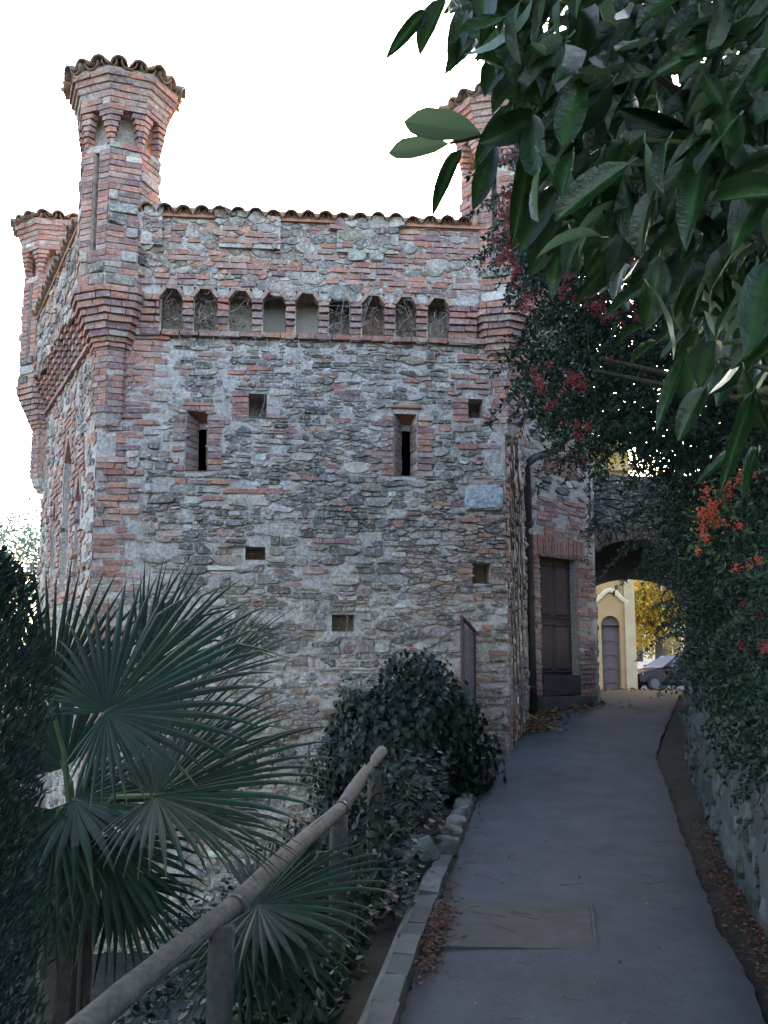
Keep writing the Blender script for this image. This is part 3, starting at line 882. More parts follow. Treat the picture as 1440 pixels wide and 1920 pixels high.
# curved clay tiles: shared meshes
def coppo(L=.40, r0=.088, r1=.074, flip=False, seed=0):
    rs = np.random.default_rng(seed); n = 8; V = []; F = []; c = []
    for (y, r) in ((0, r0), (L, r1)):
        for th_ in (0, -.016):
            for k in range(n + 1):
                t = math.pi * k / n; V.append((math.cos(t) * (r + th_), y, (math.sin(t) * (r + th_)) * (1 if not flip else -1) + rs.normal(0, .002)))
    m = n + 1
    for k in range(n):
        F += [(k, k + 1, 2 * m + k + 1, 2 * m + k), (m + k, 3 * m + k, 3 * m + k + 1, m + k + 1), (k, m + k, m + k + 1, k + 1), (2 * m + k, 2 * m + k + 1, 3 * m + k + 1, 3 * m + k)]
    F += [(0, 2 * m, 3 * m, m), (n, m + n, 3 * m + n, 2 * m + n)]
    me = bpy.data.meshes.new('roof_tile'); me.from_pydata(V, [], F)
    cc = [(.27, .15, .10), (.22, .14, .10), (.30, .18, .12), (.20, .15, .12)][seed % 4]
    put_col(me, [cc] * len(V)); me.materials.append(M['tile'])
    me.polygons.foreach_set('use_smooth', [True] * len(me.polygons)); me.update(); return me
COVER = [coppo(seed=s) for s in range(4)]; PAN = [coppo(flip=True, seed=s + 4) for s in range(3)]
def put_tile(me, p, inward, slope, roll=0, parent=None, s=1.0):
    """p: lower end of the tile; inward: horizontal direction up the slope"""
    y = Vector((inward[0] * math.cos(slope), inward[1] * math.cos(slope), math.sin(slope))).normalized()
    x = y.cross(Vector((0, 0, 1))).normalized(); zv = x.cross(y)
    m = Matrix((x, y, zv)).transposed().to_4x4(); m.translation = Vector(p)
    o = link('roof_tile', me, None, parent or TP); o.matrix_world = m @ Matrix.Rotation(roll, 4, 'Y') @ Matrix.Scale(s, 4)
    return o

def turret(c, a0, full=True, name='turret', ztop=8.78, base=4.36, R0=.5, detail=True, tiles=18):
    c = np.asarray(c, float)
    t = MB()
    prof = [(base, .10), (base + .1, .19), (base + .24, .235), (5.40, .235), (5.46, .27), (5.98, R0), (6.1, R0 - .012), (7.88, R0 - .03), (7.88, R0 - .17), (8.30, R0 - .17), (8.30, R0 + .05), (8.45, R0 + .06), (ztop - .02, R0 + .2)]
    if not full: prof = prof[3:]
    ring(t, c, a0, prof, slot=(7, 6.44, 7.78) if detail else None); tob = t.build(name, M['mortar'], TP)
    if full:
        for i, (z, r) in enumerate(((base, .13), (base + .075, .19), (base + .15, .205), (base + .23, .25))): course(c, a0, z, .074, r, i % 2)
        z = base + .31; i = 0
        while z < 5.38: course(c, a0, z, .0735, .25, i % 2, hit=.04); z += .0765; i += 1
    for i, (z, r) in enumerate(((5.39, .275), (5.45, .30))): course(c, a0, z, .055, r, i % 2, cf=lambda: vcol((.45, .19, .12), .15))
    n = 6
    for i in range(n): course(c, a0, 5.51 + i * .081, .078, .31 + (R0 + .04 - .31) * (i + .6) / n, i % 2, hit=.02)
    course(c, a0, 6.0, .075, R0 + .045, 1, hit=.1)
    def skip(k, z): return k == 7 and 6.45 < z < 7.75 and detail
    mixed(c, a0, 6.08, 7.86, R0, .46, skip)
    if detail:                                              # narrow slit in the facet turned to the left
        z = 6.44
        while z < 7.78:
            facet_block(c, a0, 7, 0, .40, z + .004, z + .068, R0 + random.uniform(-.004, .008)); facet_block(c, a0, 7, .62, 1, z + .004, z + .068, R0 + random.uniform(-.004, .008))
            z += .0755
    # bracket bricks at the arrises, stepping outward, with recesses between
    for k in range(8):
        for i in range(6):
            z = 7.87 + i * .07; r = R0 - .01 + .013 * i; hw = .13 + .052 * max(0, i - 1) + (.03 if i == 5 else 0)
            facet_block(c, a0, k, 0, hw, z + .003, z + .062, r); facet_block(c, a0, k - 1, 1 - hw, 1, z + .003, z + .062, r)
    for i, (z, r) in enumerate(((8.29, R0 + .065), (8.365, R0 + .07), (8.44, R0 + .075), (8.515, R0 + .11), (8.59, R0 + .15), (8.665, R0 + .19))):
        course(c, a0, z, .073, r, i % 2, cf=(bcol if i != 1 else (lambda: scol() if random.random() < .4 else bcol())), hit=.03)
    # cap of radial tiles over an octagonal eave
    re = R0 + .26
    cone = MB(); V = []; 
    for k in range(8): p = octp(c, re - .06, a0, k); V.append((p[0], p[1], ztop - .03))
    V.append((c[0], c[1], ztop + .18)); cone.add(V, [(k, (k + 1) % 8, 8) for k in range(8)] + [tuple(range(8))[::-1]], (.25, .16, .11)); cone.build('cap', M['tile'], tob)
    for i in range(tiles):
        th = a0 + (i + .5) * 2 * math.pi / tiles
        f = ((th - a0) / (math.pi / 4)) % 1
        rr = re * math.cos(math.pi / 8) / math.cos((f - .5) * math.pi / 4)
        d = np.array((math.sin(th), -math.cos(th))); p = c + d * rr
        put_tile(random.choice(COVER), (p[0], p[1], ztop - .005 + random.uniform(-.012, .012)), -d, R(15), random.uniform(-.08, .08), tob, 1.22)
        th += math.pi / tiles; d = np.array((math.sin(th), -math.cos(th))); p = c + d * (rr - .02)
        put_tile(random.choice(PAN), (p[0], p[1], ztop + .055), -d, R(15), 0, tob, 1.15)
    top = MB(); V = []; F = []
    for i in range(8): p = octp(c, .3, a0, i); V.append((p[0], p[1], ztop + .20))
    V.append((c[0], c[1], ztop + .27)); top.add(V, [(k, (k + 1) % 8, 8) for k in range(8)], (.2, .15, .12)); top.build('cap_ridge', M['tile'], tob)
    return tob
turret((-3.31, 11.93), R(0))
turret((1.50, 12.47), R(8))
turret(C3 + (-.02, .15), R(-12), ztop=8.78, R0=.5)
turret(np.array((2.58, 15.75)), R(20), False, ztop=8.78, detail=False)

# ---- tiles on the parapet
def eave(pln, u0, u1, z, sp=.2165, out=.10, skipn=()):
    u = u0; i = 0
    while u < u1:
        p = pln([(u, z + random.uniform(-.008, .012), out + random.uniform(-.02, .02))])[0]
        put_tile(random.choice(COVER), p, -pln.N, R(16), random.uniform(-.06, .06), TP, 1.14)
        p = pln([(u + sp / 2, z + .075, out - .03)])[0]
        put_tile(random.choice(PAN), p, -pln.N, R(16), 0, TP, 1.0)
        u += sp * random.uniform(.97, 1.03); i += 1
    bed = MB(); bed.box(pln([(u0 - .1, z - .03, -.3)])[0], pln.U * (u1 - u0 + .2), pln.N * (.3 + out - .05), np.array((0, 0, .035)), (.22, .14, .1), .004); bed.box(pln([(u0 - .1, z + .004, -.3)])[0], pln.U * (u1 - u0 + .2), pln.N * (.3 + out - .09), np.array((0, 0, .10)), (.16, .11, .08), .004); bed.build('eave_board', M['terracotta'], TP)
eave(up, .52, W - .42, Z_EAVE - .015)
eave(leftup, .45, left.W - .45, Z_EAVE + .02, .23)
core.build('wall', M['mortar'], TP)
mas.finish(tower, M, 300, hide=lambda px, py: (px > 960 and py < 900) or (px < 560 and py > 1180) or (px > 560 and px < 930 and py > 1240) or py > 1400)

# ---- drain pipe on the door wall
dp = MB(); pz0 = float(path_z(15.2))
q = at(993, 1000, 15.0)
pp = [(q[0], 15.0, pz0 - .05), (q[0], 15.0, 2.5), (q[0] - .02, 15.0, at(993, 880, 15.0)[2]), (q[0] + .02, 15.0, at(993, 866, 15)[2]), at(1004, 857, 15.05), at(1030, 850, 15.25), at(1052, 838, 15.45)]
dp.tube(pp, [.058, .058, .058, .062, .06, .058, .058], 10, (.085, .065, .06))
pipe = dp.build('drain_pipe', M['metal'], smooth=True)
tag(pipe, 'brown metal drainpipe with a bent top in the corner beside the door', 'drainpipe')
for zz in (1.3, 2.6, 3.7):
    cl = MB(); cl.tube([(q[0], 15.0, zz), (q[0], 15.0, zz + .05)], .07, 10, (.07, .055, .05)); cl.build('pipe_collar', M['metal'], pipe)
sg = at(997, 996, 14.93); stk = MB()
for r_, c_, o_ in ((.045, (.75, .72, .7), 0), (.034, (.45, .05, .04), -.003), (.024, (.75, .72, .7), -.006)):
    n = 14; V = [(sg[0] + r_ * math.cos(2 * math.pi * k / n), sg[1] + o_, sg[2] + r_ * math.sin(2 * math.pi * k / n)) for k in range(n)]
    V2 = [(x, y + .006, z_) for x, y, z_ in V]
    stk.add(V + V2, [tuple(range(n))] + [(k, (k + 1) % n, n + (k + 1) % n, n + k) for k in range(n)], c_)
stk.box((sg[0] - .006, sg[1] - .009, sg[2] - .02), (.012, 0, 0), (0, .004, 0), (0, 0, .04), (.4, .05, .04))
tag(stk.build('round_tag', M['carpaint']), 'tiny round white and red tag fixed to the drainpipe', 'sign')
# ================================================================== GATE ARCH, RETAINING WALL, FAR BUILDINGS
gate = thing('arched_gateway', 'dark stone gateway with a vaulted passage beside the tower', 'gateway')
gm = Masonry(); gc = MB()
yF, yB = 18.6, 23.6; sl = .225
def garc(y, n=16):
    cx = 4.6 + (y - yF) * sl; f = (y - yF) / (yB - yF); za, zs = lerp(3.92, 3.62, f), lerp(2.75, 2.95, f); hs = 1.22
    return [(cx + hs * math.cos(math.pi * k / n), y, zs + (za - zs) * math.sin(math.pi * k / n)) for k in range(n + 1)]
n = 16; secs = [garc(lerp(yF, yB, t)) for t in (0, .25, .5, .75, 1)]
V = [p for s_ in secs for p in s_]; F = []
for j in range(4):
    for k in range(n): a = j * (n + 1) + k; F.append((a, a + 1, a + n + 2, a + n + 1))
gc.add(V, F, (.045, .04, .036))  # vault darker than the faces: the passage shade is put into its colour
for j, (fa, fy) in enumerate(((secs[0], yF), (secs[-1], yB))):   # face with arched opening
    top = 5.12; cx = fa[n // 2][0]
    L0, R0_ = (cx - 2.6, cx + 6.5)
    V = [(p[0], fy, p[2]) for p in fa] + [(p[0], fy, top) for p in fa]
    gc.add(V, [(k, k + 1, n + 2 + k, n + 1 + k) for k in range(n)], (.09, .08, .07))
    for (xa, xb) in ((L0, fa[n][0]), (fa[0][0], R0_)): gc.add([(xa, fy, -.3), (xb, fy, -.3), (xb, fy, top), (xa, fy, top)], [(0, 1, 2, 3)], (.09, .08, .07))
for k, xo in ((0, 0), (n, 0)):                              # inner sides of the passage
    a, b = secs[0][k], secs[-1][k]
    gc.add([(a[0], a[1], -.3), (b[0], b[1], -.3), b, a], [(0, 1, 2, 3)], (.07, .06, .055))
cxf, cxb = 4.6, 4.6 + (yB - yF) * sl
gc.add([(cxf - 2.6, yF, 5.12), (cxf + 6.5, yF, 5.12), (cxb + 6.5, yB, 5.12), (cxb - 2.6, yB, 5.12)], [(0, 1, 2, 3)], (.15, .14, .12))
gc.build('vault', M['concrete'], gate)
fr = Plane((cxf - 1.2, yF), (cxf + 3.2, yF))
def arch_h(u, v, q=0):
    x = u - 1.2; return abs(x) < 1.26 + q * .4 and v < 2.75 + 1.17 * math.sqrt(max(0, 1 - (min(abs(x), 1.22) / 1.22) ** 2)) + .2 + q * .3
for poly, r in power_cells(fr.W, 5.1, [(.14, 200), (.1, 900), (.07, 900)], 2.0, arch_h, (), .84, v0=1.0):
    sp = stone_piece(poly, random.uniform(.01, .04))
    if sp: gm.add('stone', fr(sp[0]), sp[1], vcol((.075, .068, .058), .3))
for k in range(26):                                         # bricks of the arch ring
    t0, t1 = math.pi * k / 26 + .012, math.pi * (k + 1) / 26 - .012
    V = []
    for d_ in (.06, -.05):
        for (t, r_) in ((t0, 0), (t1, 0), (t1, .24), (t0, .24)): V.append((1.2 + (1.22 + r_) * math.cos(t), 2.75 + (1.17 + r_) * math.sin(t), d_))
    gm.add('brick', fr(V), BOXF, vcol((.13, .08, .06), .2))
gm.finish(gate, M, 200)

# ---- retaining wall on the bank side
rw = thing('retaining_wall', 'low mossy grey retaining wall curving along the path below the berry bushes', 'wall')
ysn = np.linspace(-5, 19.3, 260); xsn = wl(ysn)
cum = np.concatenate([[0], np.cumsum(np.hypot(np.diff(xsn), np.diff(ysn)))])
def rmap(Pq):
    Pq = np.asarray(Pq, float).reshape(-1, 3)
    y = np.interp(Pq[:, 0], cum, ysn); x = wl(y)
    dx = wl(y + .2) - wl(y - .2); Ln = np.hypot(dx, .4); nxn, nyn = -.4 / Ln, dx / Ln
    d = Pq[:, 2] - Pq[:, 1] * .06
    return np.stack([x + nxn * d, y + nyn * d, path_z(y) - .12 + Pq[:, 1]], -1)
RH = 1.42
us = np.arange(0, cum[-1], .11); vs = np.arange(0, RH + .01, .1)
U, Vv = np.meshgrid(us, vs); Pg = np.stack([U, Vv, np.zeros_like(U)], -1)
Pg[..., 2] = vnoise(Pg + 3, 2.2) * .035 + vnoise(Pg + 8, 6) * .02
Vw = rmap(Pg.reshape(-1, 3)); nu = len(us); ix = np.arange(nu * len(vs)).reshape(len(vs), nu)
Fw = np.stack([ix[:-1, :-1], ix[:-1, 1:], ix[1:, 1:], ix[1:, :-1]], -1).reshape(-1, 4)
topr = Vw[ix[-1]]; back = topr + np.array((.42, -.1, -.02)); V2 = np.concatenate([Vw, back])
F2 = np.array([(ix[-1][k], ix[-1][k + 1], len(Vw) + k + 1, len(Vw) + k) for k in range(nu - 1)])
Vend = rmap([(cum[-1] - .12, v, 0) for v in (0, RH)]); 
link('wall_face', mesh_np('wall_face', V2, np.concatenate([Fw, F2])), M['render'], rw)
wm = Masonry(); s0 = float(np.interp(2.5, ysn, cum))
for poly, r in power_cells(cum[-1], RH - .02, [(.2, 300), (.14, 900), (.09, 2600), (.06, 3500)], 1.8, lambda u, v, q: u < s0, (), .84, v0=.03):
    if random.random() < .12: continue
    sp = stone_piece(poly, random.uniform(.004, .04), .012)
    if sp: wm.add('stone', rmap(sp[0]), sp[1], vcol((.07, .07, .068), .5))
M['mossy'] = mat('mossy_stone', .95, nscale=6, namt=.4, bump=.8, bscale=35, stain=(.04, .055, .03), stain_scale=2.2, stain_amt=.85)
wm.finish(rw, {'stone': M['mossy'], 'brick': M['brick']}, 260)

# ---- yellow house seen through the gateway
YH = 36.0; zg = float(path_z(YH)); Y1 = (.38, .235, .11); Y2 = (.44, .32, .19)
house = thing('yellow_house', 'tall ochre plastered house with an arched door seen through the gateway', 'house')
hx1 = at(1191, 1200, YH)[0]; hx0 = hx1 - 9.0; hz = 9.7
ft = Plane((hx0, YH), (hx1, YH)); b_ = MB()
dx0, dx1 = ft.uv(1128, 1200)[0], ft.uv(1163, 1200)[0]; dzs = at(1140, 1172, YH)[2]; dcx = (dx0 + dx1) / 2; drr = (dx1 - dx0) / 2
panel(b_, ft, 0, ft.W, zg - .1, hz, [(dx0, dx1, zg - .1, dzs + drr)], 1.0, 0)
for v0, v1 in (((hx1, YH), (hx1, YH + 9)), ((hx0, YH + 9), (hx0, YH)), ((hx1, YH + 9), (hx0, YH + 9))):
    b_.add([(*v0, zg - .1), (*v1, zg - .1), (*v1, hz), (*v0, hz)], [(0, 1, 2, 3)])
b_.c = [Y1] * len(b_.v)
# spandrels of the arched opening
for s_ in (-1, 1):
    arc = [(dcx + s_ * drr * math.cos(t), dzs + drr * math.sin(t)) for t in np.linspace(0, math.pi / 2, 9)]
    V = ft([(u, z_, .002) for u, z_ in arc] + [(dcx + s_ * drr, dzs + drr, .002)]); b_.add(V, [(k, k + 1, 9) for k in range(8)], Y1)
    V = ft([(u, z_, .002) for u, z_ in arc] + [(u, z_, -.25) for u, z_ in arc]); b_.add(V, [(k, k + 1, 10 + k, 9 + k) for k in range(8)], Y1)
recess(b_, ft, (dx0, dx1, zg - .1, dzs), .25, Y1, back=False)
b_.build('wall', M['paint'], house)
dr = MB(); dr.box(ft([(dx0, zg - .05, -.25)])[0], ft.U * (dx1 - dx0), ft.N * .05, np.array((0, 0, dzs + drr - zg + .05)), (.12, .085, .08)); dro = dr.build('door', M['wood'], house)
for zz in np.linspace(zg + .3, dzs + .3, 6):
    m_ = MB(); m_.tube([ft([(dcx - .24 * math.cos(t), zz + .12 * math.sin(t), -.19)])[0] for t in np.linspace(0, math.pi, 7)], .02, 5, (.10, .075, .07)); m_.build('door_moulding', M['wood'], dro)
m_ = MB(); m_.box(ft([(dx0, dzs - .03, -.2)])[0], ft.U * (dx1 - dx0), ft.N * .05, np.array((0, 0, .07)), (.16, .11, .1)); m_.build('door_transom', M['wood'], dro)
pi = MB(); pi.box(ft([(ft.W - .36, zg - .1, 0)])[0], ft.U * .36, ft.N * .12, np.array((0, 0, 7.2)), Y2)
pi.build('pilaster', M['paint'], house)
pd = MB(); cpts = []
for t in np.linspace(-1, 1, 17): cpts.append(ft([(dcx + t * drr * 2.0, at(1145, 1128, YH)[2] + .42 * (.5 + .5 * math.cos(math.pi * t)) - .02, .06)])[0])
pd.tube(cpts, .09, 6, (.6, .47, .3)); pd.build('door_pediment', M['paint'], house)
for zz, hh, oo in ((8.6, .22, .22), (hz - .25, .3, .4), (7.1, .14, .18)):
    m_ = MB(); m_.box(ft([(-.1, zz, 0)])[0], ft.U * (ft.W + oo), ft.N * oo, np.array((0, 0, hh)), Y2); m_.build('cornice', M['paint'], house)
for wu in (ft.W - 1.3, ft.W - 3.4):
    w_ = MB(); arc = [(wu + .42 * math.cos(t), 7.75 + .42 * math.sin(t)) for t in np.linspace(0, math.pi, 11)]
    w_.add(ft([(u, z_, .03) for u, z_ in arc] + [(wu, 7.75, .03)]), [(k, k + 1, 11) for k in range(10)], (.14, .12, .11)); wo = w_.build('window', M['glass'], house)
    m_ = MB(); m_.tube(ft([(u, z_, .05) for u, z_ in arc]), .06, 6, Y2); m_.build('window_frame', M['paint'], wo)

# ---- pale house farther down the street, in the sun
ph = thing('pale_house', 'pale pink sunlit house far behind the parked car', 'house')
zf = .6; pf = Plane((9.5, 58), (26, 58)); m_ = MB(); wins = [(u, u + 1.0, 1.9, 3.7) for u in (4.2, 6.4, 8.6, 11)] + [(u, u + 1.0, 5.2, 7.0) for u in (4.2, 6.4, 8.6, 11)]
panel(m_, pf, 0, pf.W, zf, 9.5, wins, 2, 0)
m_.add([(9.5, 58, zf), (9.5, 68, zf), (9.5, 68, 9.5), (9.5, 58, 9.5)], [(0, 1, 2, 3)]); m_.c = [(.72, .58, .48)] * len(m_.v); m_.build('wall', M['paint'], ph)
for h in wins:
    g_ = MB(); g_.add(pf([(h[0], h[2], -.15), (h[1], h[2], -.15), (h[1], h[3], -.15), (h[0], h[3], -.15)]), [(0, 1, 2, 3)], (.05, .05, .055)); go = g_.build('window', M['glass'], ph)
    g_ = MB(); recess(g_, pf, h, .15, (.6, .5, .4), back=False); g_.box(pf([((h[0] + h[1]) / 2 - .04, h[2], -.14)])[0], pf.U * .08, pf.N * .05, np.array((0, 0, h[3] - h[2])), (.5, .4, .3)); g_.build('window_frame', M['paint'], go)
g_ = MB(); g_.add([(9, 57.4, 9.4), (26.5, 57.4, 9.4), (26.5, 63, 12), (9, 63, 12)], [(0, 1, 2, 3)], (.3, .16, .11)); g_.add([(9, 57.4, 9.4), (9, 68, 9.4), (9, 63, 12)], [(0, 1, 2)], (.5, .4, .35)); g_.build('roof', M['tile'], ph)

# ---- parked car
car = thing('parked_car', 'dark hatchback car parked in the street beyond the gateway', 'car')
cz = float(path_z(42)); cR = Matrix.Translation((11.9, 42.3, cz)) @ Matrix.Rotation(R(14), 4, 'Z')
def cpt(x, y, z): v = cR @ Vector((x, y, z)); return (v.x, v.y, v.z)
def loft(sections, c):
    m = MB(); k = len(sections[0]); V = [cpt(*p) for s_ in sections for p in s_]; F = []
    for j in range(len(sections) - 1):
        for i in range(k): F.append((j * k + i, j * k + (i + 1) % k, (j + 1) * k + (i + 1) % k, (j + 1) * k + i))
    F.append(tuple(range(k))[::-1]); F.append(tuple((len(sections) - 1) * k + i for i in range(k))); m.add(V, F, c); return m
def csec(x, zl, zt, w): return [(x, -w * .93, zl), (x, -w, zl + .15), (x, -w * .99, zt - .12), (x, -w * .88, zt), (x, w * .88, zt), (x, w * .99, zt - .12), (x, w, zl + .15), (x, w * .93, zl)]
CB = (.015, .006, .008)
body = loft([csec(-2.05, .32, .62, .62), csec(-1.9, .24, .72, .78), csec(-1.3, .22, .86, .84), csec(-.75, .22, .95, .86), csec(.6, .22, .98, .86), csec(1.6, .24, 1.0, .85), csec(1.95, .3, .92, .78), csec(2.05, .38, .7, .68)], CB)
bo = body.build('body', M['carpaint'], car, smooth=False)
def gsec(x, z, w): return (x, -w, z), (x, w, z)
roof = MB(); lower = [(-.95, .92), (1.75, .97)]; prof = [(-.9, .94, .80), (-.15, 1.42, .62), (.5, 1.46, .62), (1.25, 1.38, .60), (1.8, .98, .76)]
V = []
for x, z, w in prof: V += [cpt(x, -w, z), cpt(x, w, z)]
roof.add(V, [(2, 3, 5, 4), (4, 5, 7, 6)], CB); roof.build('roof', M['carpaint'], car)
def quad(name, pts, matn, c): m = MB(); m.add([cpt(*p) for p in pts], [tuple(range(len(pts)))], c); return m.build(name, M[matn], car)
quad('windscreen', [(-.9, -.80, .94), (-.9, .80, .94), (-.15, .62, 1.42), (-.15, -.62, 1.42)], 'glass', (.25, .3, .38))
quad('rear_window', [(1.8, -.76, .98), (1.8, .76, .98), (1.25, .6, 1.38), (1.25, -.6, 1.38)], 'glass', (.05, .06, .07))
for s_ in (-1, 1):
    quad('side_window', [(-.72, s_ * .79, .98), (.38, s_ * .80, .99), (.38, s_ * .64, 1.39), (-.12, s_ * .645, 1.37)], 'glass', (.04, .05, .06))
    quad('side_window', [(.46, s_ * .80, .99), (1.5, s_ * .78, 1.0), (1.18, s_ * .63, 1.34), (.46, s_ * .64, 1.39)], 'glass', (.04, .05, .06))
    quad('pillar', [(-.92, s_ * .81, .94), (1.82, s_ * .77, .97), (1.25, s_ * .605, 1.385), (.5, s_ * .625, 1.455), (-.15, s_ * .625, 1.42)], 'carpaint', CB)
    h_ = MB(); h_.add([cpt(-1.93, s_ * .45, .56), cpt(-1.80, s_ * .78, .60), cpt(-1.72, s_ * .79, .74), cpt(-1.88, s_ * .45, .70)], [(0, 1, 2, 3)], (.55, .55, .55)); h_.build('headlight', M['glass'], car)
    mi = MB(); mi.add([cpt(-.75 + a * .1, s_ * (.88 + b * .16), .95 + e * .11) for e in (0, 1) for a, b in ((0, 0), (1, 0), (1, 1), (0, 1))], BOXF, CB); mi.build('mirror', M['carpaint'], car)
    for x in (-1.3, 1.25):
        w_ = MB(); n = 16
        V = [cpt(x + .31 * math.cos(2 * math.pi * k / n), s_ * yy_, .31 + .31 * math.sin(2 * math.pi * k / n)) for yy_ in (.70, .875) for k in range(n)]
        w_.add(V, [(k, (k + 1) % n, n + (k + 1) % n, n + k) for k in range(n)] + [tuple(range(n)), tuple(range(n, 2 * n))], (.02, .02, .02)); wo = w_.build('wheel', M['metal'], car)
        w_ = MB(); V = [cpt(x + .2 * math.cos(2 * math.pi * k / n), s_ * .885, .31 + .2 * math.sin(2 * math.pi * k / n)) for k in range(n)]; w_.add(V, [tuple(range(n))], (.09, .09, .095)); w_.build('rim', M['carpaint'], wo)

# ================================================================== HANDRAIL
hr = thing('log_handrail', 'weathered round log handrail on short posts along the path', 'handrail')
def lump(pts, r, c, nseg=14, nn=12, end_taper=True):
    m = MB(); P_ = [np.array(p) for p in pts]; cum_ = np.linspace(0, 1, nseg); out = []
    for t in cum_:
        k = t * (len(P_) - 1); i = min(int(k), len(P_) - 2); out.append(lerp(P_[i], P_[i + 1], k - i))
    rr = [r * (1 + .07 * math.sin(5 * t + r * 90) + random.uniform(-.05, .05)) for t in cum_]
    m.tube(out, rr, nn, c); return m
J = [at(716, 1409, 7.0), at(640, 1516, 5.75), at(440, 1697, 4.3), at(60, 2010, 3.3)]
def unit_(v): return np.asarray(v) / np.linalg.norm(v)
def ext(a, b, t): return lerp(np.array(a), np.array(b), t)
for i in range(3):
    a, b = J[i], J[i + 1]
    m = lump([a, ext(a, b, .5) + np.array((0, 0, .012)), ext(a, b, .992)], .040 + .002 * i, vcol((.115, .098, .088), .08)); m.build('rail', M['wood'], hr, smooth=True)
    for _ in range(3 if i < 2 else 6):                      # splits along the grain
        t0 = random.uniform(.02, .6); t1 = min(.97, t0 + random.uniform(.12, .38)); dd = unit_(np.array(b) - np.array(a)); s1 = unit_(np.cross(dd, (0, 0, 1.0))); u1 = np.cross(s1, dd); an = random.uniform(-.9, 2.2)
        cr = MB(); cr.tube([ext(a, b, t) + (s1 * -math.sin(an) + u1 * math.cos(an)) * (.0395 + .002 * i) + rng.normal(0, .002, 3) for t in np.linspace(t0, t1, 7)], [.001, .0025, .0035, .0035, .0035, .0025, .001], 4, (.03, .025, .022)); cr.build('split', M['wood'], hr)
    if i < 2:
        rg = MB(); d_ = (np.array(b) - np.array(a)); d_ = d_ / np.linalg.norm(d_); rg.tube([np.array(b) - d_ * .012, np.array(b) + d_ * .012], .0445, 12, (.05, .045, .04)); rg.build('joint_band', M['metal'], hr)
for (px, py, Y, rad) in ((703, 1440, 6.85, .052), (634, 1530, 5.68, .048), (414, 1735, 4.15, .05)):
    p = at(px, py, Y); gz = float(ground_z(p[0], p[1])) - .15
    m = lump([(p[0], p[1], gz), (p[0] + .005, p[1], p[2] - .0)], rad, vcol((.05, .042, .038), .1), 6, 12); m.build('post', M['wood'], hr, smooth=True)
# thin iron stake down the slope
p = at(155, 1740, 4.6); m = MB(); m.tube([(p[0], p[1], -1.9), (p[0], p[1], p[2])], .014, 8, (.03, .035, .03)); m.tube([(p[0], p[1], p[2]), (p[0], p[1], p[2] + .02)], .018, 8, (.03, .035, .03))
tag(m.build('iron_stake', M['metal']), 'thin dark iron stake standing upright below the palm', 'stake')
# rough rock at the end of the kerb
c0 = at(798, 1600, 7.75); V = []; F = []; nr, ns = 7, 10
for i in range(nr + 1):
    ph_ = math.pi * i / nr
    for k in range(ns):
        th = 2 * math.pi * k / ns; q_ = np.array((math.sin(ph_) * math.cos(th), math.sin(ph_) * math.sin(th), math.cos(ph_)))
        s_ = 1 + .28 * vnoise(q_ * 1.0 + 4, 1.6) + .1 * vnoise(q_ + 9, 4); V.append(c0 + q_ * s_ * np.array((.17, .26, .17)) + np.array((-.06, 0, -.05)))
for i in range(nr):
    for k in range(ns): F.append((i * ns + k, i * ns + (k + 1) % ns, (i + 1) * ns + (k + 1) % ns, (i + 1) * ns + k))
m = MB(); m.add(V, F, (.12, .12, .12)); tag(m.build('rock', M['mossy']), 'rough grey rock at the far end of the kerb', 'rock')
# rough stones edging the path farther on
for i, y_ in enumerate(np.arange(8.2, 11.4, .36)):
    m = MB(); L = random.uniform(.3, .36); x_ = pl(y_) - .13
    V = []
    poly = np.array([(0, 0), (L * .5, -.03), (L, 0), (L + .02, .10), (L * .9, .17), (L * .4, .19), (.03, .15)])
    sp = stone_piece(poly, .11, .004, 2)
    V = [(x_ - v[1] * .9 + .1 + (v[0]) * .18, y_ + v[0], float(path_z(y_)) - .05 + max(0, v[2] + .03) * .8) for v in sp[0]]
    m.add(V, sp[1], vcol((.16, .155, .15), .2)); m.build('edge_stone', M['mossy'], path)
# small wooden notice board fixed to the wall corner
nb = thing('notice_board', 'narrow weathered wooden notice board standing out from the wall above the ivy', 'board')
q0, q1 = at(864, 1290, 11.75), at(889, 1300, 12.25); zt0, zt1 = at(864, 1158, 11.75)[2], at(889, 1185, 12.25)[2]
d_ = np.array((q1[0] - q0[0], q1[1] - q0[1], 0)); nrm = np.array((d_[1], -d_[0], 0)); nrm = nrm / np.linalg.norm(nrm) * .03
m = MB(); m.box((q0[0], q0[1], .3), d_ * .12, nrm, (0, 0, zt0 - .3), (.10, .06, .06)); m.build('post', M['wood'], nb)
m = MB(); m.box((q1[0], q1[1], .6), -d_ * .08, nrm, (0, 0, zt1 - .6), (.10, .06, .06)); m.build('post', M['wood'], nb)
m = MB(); a_ = np.array((q0[0], q0[1], 0)) + d_ * .12; b__ = np.array((q1[0], q1[1], 0)) - d_ * .08
m.add([a_ + (0, 0, .95), b__ + (0, 0, .95), b__ + (0, 0, zt1 - .03), a_ + (0, 0, zt0 - .06), a_ + nrm * .5 + (0, 0, .95), b__ + nrm * .5 + (0, 0, .95), b__ + nrm * .5 + (0, 0, zt1 - .03), a_ + nrm * .5 + (0, 0, zt0 - .06)], BOXF, (.20, .16, .16)); m.build('panel', M['wood'], nb)
m = MB(); m.tube([(q0[0], q0[1], zt0 + .01) + nrm * .5, (q1[0], q1[1], zt1 + .01) + nrm * .5], .025, 5, (.08, .05, .05)); m.build('top_rail', M['wood'], nb)
